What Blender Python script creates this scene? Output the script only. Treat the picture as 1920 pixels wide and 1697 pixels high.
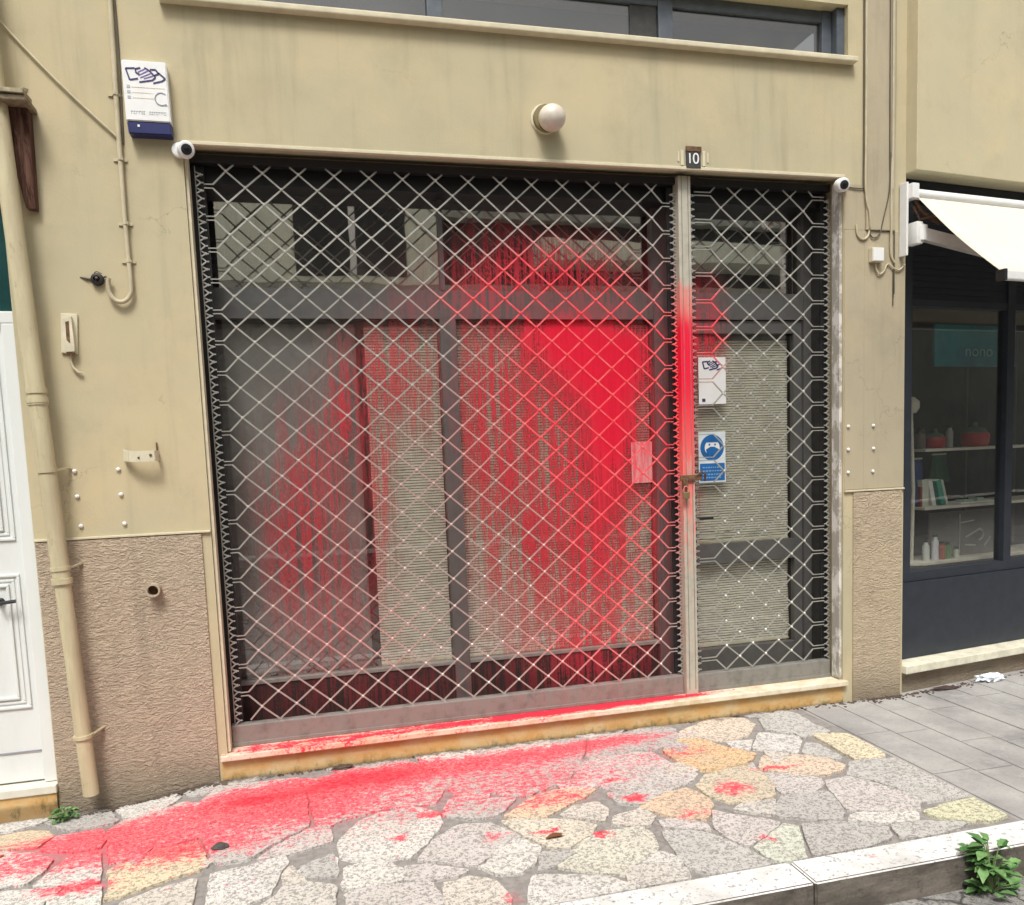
import bpy, bmesh, math, random
from mathutils import Vector, Matrix, noise
R = math.radians
sc = bpy.context.scene
for o in list(bpy.data.objects): bpy.data.objects.remove(o)
COL = sc.collection
random.seed(7)

# ------------------------------------------------------------ camera
cd = bpy.data.cameras.new('camera'); cam = bpy.data.objects.new('camera', cd); COL.objects.link(cam)
m = Matrix(((0.969414, 0.060098, -0.237958), (-0.242446, 0.083769, -0.966542), (-0.038154, 0.994671, 0.095778))).to_4x4()
m.translation = Vector((0.499, -3.9095, 1.5))
cam.matrix_world = m
cd.sensor_fit = 'HORIZONTAL'; cd.sensor_width = 36; cd.lens = 28.125; cd.shift_y = 0.0757
cd.clip_start = 0.05; cd.clip_end = 500
sc.camera = cam
# ------------------------------------------------------------ sky, sun, exposure
SUN_EL, SUN_AZ = 62, 200           # degrees; azimuth measured like the sky's sun_rotation
w = bpy.data.worlds.new('World'); sc.world = w; w.use_nodes = True
wn = w.node_tree; wn.nodes.clear()
sky = wn.nodes.new('ShaderNodeTexSky'); sky.sky_type = 'NISHITA'; sky.sun_disc = False
sky.sun_elevation = R(SUN_EL); sky.sun_rotation = R(SUN_AZ); sky.dust_density = 6; sky.air_density = 1.0; sky.ozone_density = 1
hs = wn.nodes.new('ShaderNodeHueSaturation'); hs.inputs['Saturation'].default_value = 0.12   # overcast: nearly colourless sky
bg = wn.nodes.new('ShaderNodeBackground'); bg.inputs['Strength'].default_value = 0.125
wo = wn.nodes.new('ShaderNodeOutputWorld')
wn.links.new(sky.outputs[0], hs.inputs['Color']); wn.links.new(hs.outputs[0], bg.inputs[0]); wn.links.new(bg.outputs[0], wo.inputs[0])
sl = bpy.data.lights.new('sun', 'SUN'); sl.energy = 2.0; sl.angle = R(16); sl.color = (1.0, 0.97, 0.92)
so = bpy.data.objects.new('sun', sl); COL.objects.link(so)
ldir = Vector((-0.25, -0.75, 1.25))          # from the scene towards the sun: above the street, a little left
so.rotation_euler = ldir.to_track_quat('Z', 'Y').to_euler()
so.location = (0, -3, 8)
sky.sun_elevation = math.atan2(ldir.z, math.hypot(ldir.x, ldir.y)); sky.sun_rotation = math.atan2(ldir.x, ldir.y)
sc.view_settings.view_transform = 'Standard'; sc.view_settings.look = 'None'
sc.view_settings.gamma = 1; sc.view_settings.exposure = 0.35
sc.render.resolution_x = 1024; sc.render.resolution_y = 905
sc.cycles.max_bounces = 8; sc.cycles.transparent_max_bounces = 16

# ------------------------------------------------------------ node helpers
class NT:
    def __init__(s, name, rough=0.8, color=(0.5, 0.5, 0.5), metal=0.0, spec=0.5):
        s.m = bpy.data.materials.new(name); s.m.use_nodes = True
        s.t = s.m.node_tree; s.n = s.t.nodes
        s.b = s.n['Principled BSDF']; s.out = s.n['Material Output']
        s.b.inputs['Roughness'].default_value = rough; s.b.inputs['Metallic'].default_value = metal
        s.b.inputs['Base Color'].default_value = (*color, 1); s.b.inputs['Specular IOR Level'].default_value = spec
    def new(s, k): return s.n.new('ShaderNode' + k)
    def L(s, a, b): s.t.links.new(a, b)
    def set(s, sock, v):
        if hasattr(v, 'links') or isinstance(v, bpy.types.NodeSocket): s.L(v, sock)
        elif isinstance(v, (tuple, list)) and sock.type == 'RGBA': sock.default_value = (*v, 1) if len(v) == 3 else v
        else: sock.default_value = v
    def math(s, op, a, b=None, c=None, clamp=False):
        n = s.new('Math'); n.operation = op; n.use_clamp = clamp
        s.set(n.inputs[0], a)
        if b is not None: s.set(n.inputs[1], b)
        if c is not None: s.set(n.inputs[2], c)
        return n.outputs[0]
    def vmath(s, op, a, b=None, out=0):
        n = s.new('VectorMath'); n.operation = op; s.set(n.inputs[0], a)
        if b is not None: s.set(n.inputs[1], b)
        return n.outputs[out]
    def pos(s): return s.new('NewGeometry').outputs['Position']
    def obj(s): return s.new('TexCoord').outputs['Object']
    def scale(s, v, k): return s.vmath('MULTIPLY', v, k)
    def noise(s, v, scale=5, detail=4, rough=0.55, dist=0.0, out='Fac'):
        n = s.new('TexNoise'); s.L(v, n.inputs['Vector']); n.inputs['Scale'].default_value = scale
        n.inputs['Detail'].default_value = detail; n.inputs['Roughness'].default_value = rough; n.inputs['Distortion'].default_value = dist
        return n.outputs[out]
    def vor(s, v, scale=5, feat='F1', out='Distance'):
        n = s.new('TexVoronoi'); n.feature = feat; s.L(v, n.inputs['Vector']); n.inputs['Scale'].default_value = scale
        return n.outputs[out]
    def ramp(s, f, a, b, c=0.0, d=1.0, smooth=True):
        n = s.new('MapRange'); n.interpolation_type = 'SMOOTHSTEP' if smooth else 'LINEAR'
        s.set(n.inputs[0], f)
        for i, v in zip((1, 2, 3, 4), (a, b, c, d)): s.set(n.inputs[i], v)
        return n.outputs[0]
    def mix(s, f, a, b, mode='MIX'):
        n = s.new('Mix'); n.data_type = 'RGBA'; n.blend_type = mode
        s.set(n.inputs[0], f); s.set(n.inputs[6], a); s.set(n.inputs[7], b)
        return n.outputs[2]
    def bump(s, h, strength=0.3, dist=0.01):
        n = s.new('Bump'); n.inputs['Strength'].default_value = strength; n.inputs['Distance'].default_value = dist
        s.L(h, n.inputs['Height']); s.L(n.outputs[0], s.b.inputs['Normal'])
    def color(s, c): s.set(s.b.inputs['Base Color'], c)
    def sep(s, v):
        n = s.new('SeparateXYZ'); s.L(v, n.inputs[0]); return n.outputs
    def comb(s, x, y, z):
        n = s.new('CombineXYZ')
        for i, v in enumerate((x, y, z)): s.set(n.inputs[i], v)
        return n.outputs[0]
    def blobs(s, P, lst):
        """sum of elliptical gaussians; lst of (cx, cy, rx, ry, amp[, rotation degrees]) in the P.xy plane"""
        tot = None
        for b in lst:
            cx, cy, rx, ry, am = b[:5]
            v = s.vmath('SUBTRACT', P, (cx, cy, 0))
            if len(b) > 5:
                r = s.new('VectorRotate'); r.rotation_type = 'Z_AXIS'; s.L(v, r.inputs['Vector']); r.inputs['Angle'].default_value = -R(b[5]); v = r.outputs[0]
            v = s.vmath('MULTIPLY', v, (1 / rx, 1 / ry, 0))
            d = s.vmath('DOT_PRODUCT', v, v, out=1)
            g = s.math('POWER', 0.3679, d)
            tot = s.math('MULTIPLY', g, am) if tot is None else s.math('MULTIPLY_ADD', g, am, tot)
        return tot

RED = (0.80, 0.006, 0.040); REDL = (0.84, 0.045, 0.09)
CORE = [(2.00, 2.00, .27, .24, 1.10), (1.80, 2.14, .20, .12, .66), (2.13, 1.60, .17, .26, .98), (2.24, 2.00, .12, .18, .60), (1.645, 1.60, .035, .50, .42), (1.66, .9, .02, .6, .36), (2.12, 1.22, .11, .22, .48), (2.02, .85, .06, .55, .44), (1.86, .9, .05, .5, .34)]
WASH = [(1.90, 1.80, .38, .45, .60), (1.95, 1.0, .34, .55, .74), (1.42, 1.80, .17, .50, .46), (1.5, 1.1, .2, .5, .30), (1.60, 2.50, .32, .14, .85), (1.42, 2.32, .2, .1, .4), (2.02, 2.50, .24, .13, .38), (2.1, 2.3, .25, .1, .3),
        (.55, 1.42, .16, .42, .34, -14), (.36, 1.20, .15, .45, .22), (.68, 1.78, .07, .26, .36), (.55, .8, .22, .35, .22), (.98, 1.92, .17, .26, .42), (.84, 1.5, .06, .5, .40), (2.44, 1.5, .09, 1.0, .50),
        (.75, .28, .75, .12, .26), (2.0, .30, .38, .16, .62), (2.68, 2.16, .11, .20, .95), (2.62, 1.6, .035, .5, .45), (1.1, 2.28, .2, .08, .25)]
MESHP = [(1.95, 1.9, .42, .50, 1.15), (2.05, 1.2, .34, .55, .75), (1.70, 2.35, .38, .20, .75), (1.25, 2.25, .25, .10, .35), (.65, 1.4, .45, .5, .30), (.6, .6, .7, .4, .32), (1.9, .5, .5, .4, .45), (1.3, 1.5, .3, .6, .28), (2.64, 2.15, .10, .25, .9), (2.38, 1.7, .08, .7, .45)]
def front_paint(s, k=1.0):
    """red paint thrown at the shopfront: opacity as a function of world x, z"""
    q = s.sep(s.pos()); P = s.comb(q[0], q[2], 0.0)
    wob = s.noise(P, 7, 4, .65, out='Color'); wob = s.vmath('SUBTRACT', wob, (.5, .5, .5))
    Pw = s.vmath('ADD', P, s.vmath('MULTIPLY', wob, (.13, .16, 0)))
    den = s.blobs(Pw, CORE); wsh = s.blobs(Pw, WASH)
    sp = s.ramp(s.noise(P, 62, 4, .75), .32, .68, 0, 1, False)
    st = s.ramp(s.noise(s.scale(P, (38, 1.6, 1)), 1.0, 4, .65), .32, .68, 0, 1, False)
    st2 = s.ramp(s.noise(s.scale(P, (90, 2.5, 1)), 1.0, 3, .6), .35, .65, 0, 1, False)
    mixn = s.math('ADD', s.math('MULTIPLY', sp, .28), s.math('ADD', s.math('MULTIPLY', st, .44), s.math('MULTIPLY', st2, .28)))
    core = s.math('MULTIPLY', s.ramp(s.math('SUBTRACT', den, s.math('MULTIPLY', mixn, 1.10)), -.24, .20), s.ramp(mixn, 0, 1, .99, .84))
    w_ = s.math('MULTIPLY', wsh, s.ramp(mixn, .34, .62, .04, 1.25), clamp=True)
    f = s.math('MAXIMUM', core, s.math('MULTIPLY', w_, .88))
    if k != 1.0: f = s.math('MULTIPLY', f, k)
    return f, den, P
GROUND = [(.64, -.20, .36, .12, 1.0), (.15, -.30, .16, .06, .35), (.10, -.27, .38, .15, .62), (.30, -.46, .42, .18, .42), (1.25, -.20, .50, .13, .60), (1.9, -.15, .42, .09, .58),
          (-.5, -.42, .36, .14, .62), (-.05, -.70, .28, .09, .42), (-.28, -.58, .30, .12, .40), (1.0, -.52, .95, .26, .34), (-.75, -.65, .35, .12, .42), (.2, -.85, .9, .2, .14),
          (2.21, -.86, .11, .09, .62), (2.50, -.72, .12, .022, .75), (1.93, -1.03, .12, .07, .42), (1.53, -1.07, .035, .028, 1.3), (1.32, -.99, .06, .022, .8),
          (1.74, -.80, .040, .028, 1.0), (-.40, -.87, .14, .045, .7), (1.42, -.73, .25, .07, .28), (1.07, -1.38, .04, .07, .5), (2.15, -.40, .25, .10, .32), (1.55, -.5, .5, .2, .20),
          (2.1, -1.3, .06, .05, .4), (2.35, -1.55, .04, .03, .4), (1.1, -.95, .05, .03, .5), (.75, -.85, .05, .03, .6), (.9, -.68, .06, .03, .6), (1.75, -.62, .05, .02, .6)]
def ground_paint(s):
    q = s.sep(s.pos()); P = s.comb(q[0], q[1], 0.0)
    wob = s.vmath('SUBTRACT', s.noise(P, 8, 5, .7, out='Color'), (.5, .5, .5))
    Pw = s.vmath('ADD', P, s.vmath('MULTIPLY', wob, (.26, .17, 0)))
    den = s.blobs(Pw, GROUND)
    sp = s.ramp(s.noise(P, 62, 4, .8), .34, .66, 0, 1, False); sm = s.ramp(s.noise(s.scale(P, (20, 44, 1)), 1, 5, .7), .33, .67, 0, 1, False)
    th = s.math('ADD', s.math('MULTIPLY', sp, .40), s.math('MULTIPLY', sm, .68))
    drops = s.ramp(s.vor(s.vmath('ADD', P, s.scale(wob, (.05, .03, 0))), 24), .08, .20, 1, 0)
    dsel = s.ramp(s.noise(P, 7.3, 2), .46, .50)
    dd = s.math('MULTIPLY', s.math('MULTIPLY', drops, dsel), s.ramp(den, .02, .10, 0, .9))
    f = s.ramp(s.math('SUBTRACT', s.math('MULTIPLY', den, 1.18), th), -.12, .08)
    return s.math('MAXIMUM', f, dd), den, P
MATS = {}
def simple(name, color, rough=.6, metal=0., var=.12, scale=14, bump=0., spec=.5):
    if name in MATS: return MATS[name]
    s = NT(name, rough, color, metal, spec)
    p = s.obj(); n = s.noise(p, scale, 5, .6)
    k = s.ramp(n, .3, .7, 1 - var, 1 + var, False)
    vv = s.vmath('MULTIPLY', (color), s.comb(k, k, k))
    s.L(vv, s.b.inputs['Base Color'])
    if bump: s.bump(s.noise(p, scale * 6, 3, .6), bump, .004)
    MATS[name] = s.m
    return s.m

def wall_mat(name, base, base2, rough=False, grime=.35):
    s = NT(name, .92, base, spec=.2); p = s.pos()
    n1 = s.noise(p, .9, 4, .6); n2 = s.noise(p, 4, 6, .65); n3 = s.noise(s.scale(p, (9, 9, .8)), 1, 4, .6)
    c = s.mix(s.ramp(n1, .36, .64), base, base2)
    c = s.mix(s.ramp(n2, .45, .8, 0, .40), c, tuple(v * .68 for v in base))
    n4 = s.noise(p, 1.7, 6, .7, .4); c = s.mix(s.ramp(n4, .50, .66, 0, .32), c, (base[0] * 1.10, base[1] * 1.04, base[2] * .98))
    c = s.mix(s.ramp(s.noise(p, 2.6, 5, .7, .3), .55, .72, 0, .38), c, (base[0] * .70, base[1] * .76, base[2] * .80))
    ck = s.vor(s.vmath('ADD', p, s.scale(s.noise(p, 3, 5, .65, out='Color'), (.5, .5, .5))), .9, 'DISTANCE_TO_EDGE')
    c = s.mix(s.math('MULTIPLY', s.ramp(ck, 0, .0045, .42, 0), s.ramp(s.noise(p, 1.3, 2), .52, .6)), c, tuple(v * .40 for v in base))
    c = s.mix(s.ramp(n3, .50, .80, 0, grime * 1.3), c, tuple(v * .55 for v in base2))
    q = s.sep(p)
    if rough:   # splashed dirt rising from the ground
        low = s.ramp(s.math('ADD', q[2], s.math('MULTIPLY', n2, .25)), 0.05, .38, .60, 0)
        c = s.mix(low, c, (.10, .085, .060))
        v = s.noise(s.scale(p, (26, 26, 62)), 1, 3, .55, 1.6); v2 = s.noise(p, 160, 2, .6)
        s.bump(s.math('ADD', v, s.math('MULTIPLY', v2, .2)), 1.0, .016)
        c = s.mix(s.ramp(v, .38, .56, .25, 0), c, tuple(k * .6 for k in base))
    else:
        s.bump(s.math('ADD', s.noise(p, 90, 4, .6), s.math('MULTIPLY', s.noise(p, 9, 3, .5), 1.2)), .22, .004)
    s.color(c); return s.m

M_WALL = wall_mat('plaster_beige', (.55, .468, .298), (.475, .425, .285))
M_PIL = wall_mat('plaster_greybeige', (.46, .39, .27), (.40, .35, .25), grime=.5)
M_ROUGH2 = wall_mat('rough_plaster_light', (.50, .405, .29), (.53, .43, .30), rough=True)
M_ROUGH = wall_mat('rough_plaster', (.47, .38, .285), (.50, .41, .30), rough=True)
M_NB = wall_mat('plaster_neighbour', (.60, .515, .33), (.53, .475, .32), grime=.15)
M_TRIM = simple('pale_trim', (.62, .56, .40), .8, var=.1, bump=.2)
M_DARK = simple('bronze_frame', (.050, .050, .047), .45, .3, var=.25, scale=30)
M_BLACK = simple('black_metal', (.012, .012, .014), .5)
M_WHITE = simple('white_paint', (.78, .78, .76), .45, var=.04)
M_CREAM = simple('cream_plastic', (.62, .57, .42), .55, var=.08)
M_RUST = simple('rusty_iron', (.16, .085, .045), .85, .2, var=.5, scale=60, bump=.4)
M_CABLE = simple('painted_cable', (.50, .44, .30), .7, var=.12)
M_DCABLE = simple('dark_cable', (.10, .085, .06), .7, var=.2)
M_NAVY = simple('navy_plastic', (.012, .016, .10), .35, var=.2)
M_INK = simple('navy_ink', (.035, .025, .12), .6)
M_GREYINK = simple('grey_ink', (.30, .30, .33), .6)
M_ORINK = simple('ochre_ink', (.60, .42, .16), .6)
M_BLUE = simple('sign_blue', (.015, .13, .38), .4, var=.2)
M_LENS = simple('lens_glass', (.01, .012, .012), .08)

def metal_painted(name, base, paint='front', rough=.5, metal=.35, dirt=.35, k=1.0):
    s = NT(name, rough, base, metal); p = s.pos()
    n = s.noise(p, 18, 5, .65); n2 = s.noise(s.scale(p, (60, 60, 5)), 1, 3, .6)
    c = s.mix(s.ramp(n, .4, .75, 0, dirt), base, tuple(v * .4 for v in base))
    c = s.mix(s.ramp(n2, .55, .8, 0, .25), c, (.20, .13, .07))
    if paint == 'front': f = front_paint(s, k)[0]; rc = s.mix(s.ramp(n, .3, .7), RED, REDL)
    elif paint == 'mesh':
        q = s.sep(p); dn = s.blobs(s.comb(q[0], q[2], 0.0), MESHP); f = s.math('MULTIPLY', s.ramp(dn, .08, .72), s.ramp(s.noise(p, 40, 2), .2, .5, .75, 1)); rc = s.mix(s.ramp(n, .35, .7), (.85, .060, .085), (.86, .15, .15))
    elif paint == 'post':
        q = s.sep(p); z = q[2]
        zz = s.math('ADD', z, s.math('MULTIPLY', s.noise(s.scale(p, (60, 60, 4)), 1, 3, .7), .16)); a = s.math('MULTIPLY', s.ramp(zz, 2.40, 2.46, 1, 0), s.ramp(zz, 2.20, 2.42, 1, .62)); b = s.ramp(z, .75, 1.95, .06, 1.15, False)
        no = s.noise(s.scale(p, (50, 50, 9)), 1, 4, .7)
        f = s.math('MULTIPLY', a, s.ramp(s.math('SUBTRACT', b, s.math('MULTIPLY', s.ramp(no, .3, .7, 0, 1, False), .75)), -.25, .35)); rc = s.mix(s.math('MULTIPLY', s.ramp(z, 1.1, 1.9), s.ramp(zz, 2.18, 2.36, 1, .25)), (.80, .22, .18), RED)
    if paint: c = s.mix(f, c, rc); s.set(s.b.inputs['Metallic'], s.math('MULTIPLY', s.math('SUBTRACT', 1.0, f), metal))
    s.color(c); s.bump(n, .12, .003); return s.m
M_RIVET = metal_painted('rivet_steel', (.74, .73, .66), 'mesh', .3, .5)
M_MESH = metal_painted('grille_steel', (.49, .485, .44), 'mesh', .38, .55)
M_RAIL = metal_painted('rail_steel', (.27, .26, .235), 'front', .55, .3, .5, .22)
M_POST = metal_painted('post_steel', (.52, .49, .40), 'post', .5, .2)
M_FRAME = metal_painted('bronze_frame_painted', (.125, .123, .118), 'front', .42, .3, .3, .55)
M_SPIKE = metal_painted('edge_links_steel', (.46, .46, .42), 'mesh', .4, .5)

def glass(name, refl=.16, paint=True, tint=.85, dust=.07):
    s = NT(name); n = s.n; n.remove(s.b)
    tr = s.new('BsdfTransparent'); tr.inputs[0].default_value = (tint, tint, tint * .98, 1)
    gl = s.new('BsdfGlossy'); gl.inputs['Roughness'].default_value = .015; gl.inputs[0].default_value = (1, 1, 1, 1)
    p = s.pos(); bn = s.new('Bump'); bn.inputs['Strength'].default_value = .05; bn.inputs['Distance'].default_value = .01
    s.L(s.noise(p, 3, 2), bn.inputs['Height']); s.L(bn.outputs[0], gl.inputs['Normal'])
    lw = s.new('LayerWeight'); lw.inputs['Blend'].default_value = .5
    f = s.ramp(s.math('POWER', lw.outputs['Facing'], 3.0), 0, 1, refl, 1, False)
    mx = s.new('MixShader'); s.L(f, mx.inputs[0]); s.L(tr.outputs[0], mx.inputs[1]); s.L(gl.outputs[0], mx.inputs[2])
    # dust film
    df = s.new('BsdfDiffuse'); df.inputs[0].default_value = (.42, .40, .36, 1)
    m2 = s.new('MixShader'); s.L(s.ramp(s.noise(s.scale(p, (6, 6, 2)), 1, 5, .65), .35, .75, dust * .2, dust), m2.inputs[0]); s.L(mx.outputs[0], m2.inputs[1]); s.L(df.outputs[0], m2.inputs[2])
    last = m2
    if paint:
        op, den, P = front_paint(s)
        pb = s.new('BsdfPrincipled'); pb.inputs['Roughness'].default_value = .45
        thick = s.ramp(den, .45, 1.15)
        s.L(s.mix(thick, (.66, .030, .055), RED), pb.inputs['Base Color'])
        m3 = s.new('MixShader'); s.L(op, m3.inputs[0]); s.L(last.outputs[0], m3.inputs[1]); s.L(pb.outputs[0], m3.inputs[2]); last = m3
    s.L(last.outputs[0], s.out.inputs['Surface']); return s.m
M_GLASS = glass('shop_glass', .08, tint=.97)
M_GLASS_T = glass('transom_glass', .55)
M_GLASS_N = glass('clean_glass', .06, False, .95, dust=.012)
M_GLASS_W = glass('upper_glass', .10, False, .7)

# ------------------------------------------------------------ mesh helpers
class MB:
    def __init__(s): s.bm = bmesh.new()
    def box(s, x0, x1, y0, y1, z0, z1, bev=0):
        r = bmesh.ops.create_cube(s.bm, size=1)
        for v in r['verts']: v.co = Vector(((x0 + x1) / 2 + v.co.x * (x1 - x0), (y0 + y1) / 2 + v.co.y * (y1 - y0), (z0 + z1) / 2 + v.co.z * (z1 - z0)))
        if bev:
            es = list({e for v in r['verts'] for e in v.link_edges})
            bmesh.ops.bevel(s.bm, geom=es, offset=bev, segments=2, affect='EDGES', profile=.6)
        return s
    def bar(s, a, b, w, t, up=(0, -1, 0)):
        """rectangular bar from a to b: w across, t along up"""
        a = Vector(a); b = Vector(b); d = (b - a); L = d.length; d.normalize(); u = Vector(up); sd = d.cross(u).normalized(); u = sd.cross(d).normalized()
        vs = [s.bm.verts.new(p + sd * (i * w / 2) + u * (j * t / 2)) for p in (a, b) for i, j in ((-1, -1), (1, -1), (1, 1), (-1, 1))]
        for f in ((0, 1, 2, 3), (7, 6, 5, 4), (0, 4, 5, 1), (1, 5, 6, 2), (2, 6, 7, 3), (3, 7, 4, 0)): s.bm.faces.new([vs[i] for i in f])
        return s
    def tube(s, pts, r, seg=10, caps=True):
        pts = [Vector(p) for p in pts]; rings = []
        rr = r if isinstance(r, (list, tuple)) else [r] * len(pts)
        ref = Vector((0, 0, 1))
        for i, p in enumerate(pts):
            d = ((pts[min(i + 1, len(pts) - 1)] - pts[max(i - 1, 0)])).normalized()
            a = d.cross(ref)
            if a.length < .05: a = d.cross(Vector((0, 1, 0)))
            a.normalize(); b = d.cross(a).normalized()
            rings.append([s.bm.verts.new(p + (a * math.cos(k * math.tau / seg) + b * math.sin(k * math.tau / seg)) * rr[i]) for k in range(seg)])
            if i:  # keep rings aligned
                best = min(range(seg), key=lambda q: (rings[i][q].co - p - (rings[i - 1][0].co - pts[i - 1])).length)
                rings[i] = rings[i][best:] + rings[i][:best]
                if (rings[i][1].co - p - (rings[i - 1][1].co - pts[i - 1])).length > (rings[i][-1].co - p - (rings[i - 1][1].co - pts[i - 1])).length:
                    rings[i] = [rings[i][0]] + rings[i][:0:-1]
        for a, b in zip(rings, rings[1:]):
            for k in range(seg): s.bm.faces.new((a[k], a[(k + 1) % seg], b[(k + 1) % seg], b[k]))
        if caps: s.bm.faces.new(rings[0][::-1]); s.bm.faces.new(rings[-1])
        return s
    def lathe(s, prof, c, axis='y', seg=24):
        """prof: (radius, height along axis)"""
        rings = []
        for r, h in prof:
            ring = []
            for k in range(seg):
                a = k * math.tau / seg; x, y = r * math.cos(a), r * math.sin(a)
                v = {'y': (x, h, y), 'z': (x, y, h), 'x': (h, x, y)}[axis]
                ring.append(s.bm.verts.new(Vector(c) + Vector(v)))
            rings.append(ring)
        for a, b in zip(rings, rings[1:]):
            for k in range(seg): s.bm.faces.new((a[k], a[(k + 1) % seg], b[(k + 1) % seg], b[k]))
        s.bm.faces.new(rings[0][::-1]); s.bm.faces.new(rings[-1]); return s
    def prism(s, pts, y0, y1, plane='xz'):
        """polygon in a plane extruded along the third axis"""
        def P(a, b, h): return (a, h, b) if plane == 'xz' else ((a, b, h) if plane == 'xy' else (h, a, b))
        A = [s.bm.verts.new(P(a, b, y0)) for a, b in pts]; B = [s.bm.verts.new(P(a, b, y1)) for a, b in pts]
        n = len(pts); s.bm.faces.new(A); s.bm.faces.new(B[::-1])
        for k in range(n): s.bm.faces.new((A[k], B[k], B[(k + 1) % n], A[(k + 1) % n]))
        return s
    def poly(s, pts):
        s.bm.faces.new([s.bm.verts.new(p) for p in pts]); return s
    def build_each(s, name, mat, parent=None, smooth=False):
        """every loose piece becomes an object of its own"""
        seen = set(); out = []
        s.bm.verts.index_update(); s.bm.verts.ensure_lookup_table()
        for v in s.bm.verts:
            if v.index in seen: continue
            st = [v]; comp = {v.index}
            while st:
                a = st.pop()
                for e in a.link_edges:
                    o = e.other_vert(a)
                    if o.index not in comp: comp.add(o.index); st.append(o)
            seen |= comp; nb = MB(); mp = {}
            for i in comp: mp[i] = nb.bm.verts.new(s.bm.verts[i].co)
            for f in {f for i in comp for f in s.bm.verts[i].link_faces}: nb.bm.faces.new([mp[q.index] for q in f.verts])
            out.append(nb.build(name, mat, parent, smooth))
        s.bm.free(); return out
    def build(s, name, mat, parent=None, smooth=False, loc=None, rec=True):
        if rec: bmesh.ops.recalc_face_normals(s.bm, faces=s.bm.faces)
        me = bpy.data.meshes.new(name); s.bm.to_mesh(me); s.bm.free()
        if mat: me.materials.append(mat)
        if smooth:
            for p in me.polygons: p.use_smooth = True
            me.set_sharp_from_angle(angle=R(38))
        o = bpy.data.objects.new(name, me); COL.objects.link(o)
        if parent: o.parent = parent
        if loc: o.location = loc
        return o
def tag(o, label=None, cat=None, group=None, kind=None):
    for k, v in (('label', label), ('category', cat), ('group', group), ('kind', kind)):
        if v: o[k] = v
    return o
def empty(name, loc=(0, 0, 0), rz=0, **k):
    o = bpy.data.objects.new(name, None); COL.objects.link(o); o.location = loc; o.rotation_euler.z = rz; o.empty_display_size = .1
    return tag(o, **k)
def rel(o, root):
    """mesh was built in world coordinates: keep it there under a moved, unrotated root"""
    o.location = Vector(o.location) - Vector(root.location); return o
def text(string, size, c, mat, parent=None, name='lettering', rz=0, depth=.001, align='CENTER', sx=1.0):
    cu = bpy.data.curves.new('t', 'FONT'); cu.body = string; cu.size = size; cu.extrude = depth; cu.align_x = align; cu.align_y = 'CENTER'
    to = bpy.data.objects.new('t', cu); COL.objects.link(to)
    dg = bpy.context.evaluated_depsgraph_get(); me = bpy.data.meshes.new_from_object(to.evaluated_get(dg)); bpy.data.objects.remove(to)
    me.transform(Matrix.Diagonal((sx, 1, 1, 1))); me.transform(Matrix.Rotation(R(90), 4, 'X'))
    me.materials.clear(); me.materials.append(mat)
    o = bpy.data.objects.new(name, me); COL.objects.link(o); o.location = c; o.rotation_euler.z = rz
    if parent: o.parent = parent
    return o
def grid_wall(mb, xs, zs, holes, y0, y1):
    """wall front at y0 with rectangular holes (i0,i1,j0,j1 in grid cells) and reveals back to y1"""
    nx, nz = len(xs) - 1, len(zs) - 1
    hol = lambda i, j: i < 0 or j < 0 or i >= nx or j >= nz or any(a <= i < b and c <= j < d for a, b, c, d in holes)
    for i in range(nx):
        for j in range(nz):
            if hol(i, j): continue
            x0, x1, z0, z1 = xs[i], xs[i + 1], zs[j], zs[j + 1]
            mb.poly([(x0, y0, z0), (x1, y0, z0), (x1, y0, z1), (x0, y0, z1)])
            if hol(i - 1, j): mb.poly([(x0, y0, z0), (x0, y0, z1), (x0, y1, z1), (x0, y1, z0)])
            if hol(i + 1, j): mb.poly([(x1, y0, z0), (x1, y1, z0), (x1, y1, z1), (x1, y0, z1)])
            if hol(i, j - 1): mb.poly([(x0, y0, z0), (x0, y1, z0), (x1, y1, z0), (x1, y0, z0)])
            if hol(i, j + 1): mb.poly([(x0, y0, z1), (x1, y0, z1), (x1, y1, z1), (x0, y1, z1)])
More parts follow.
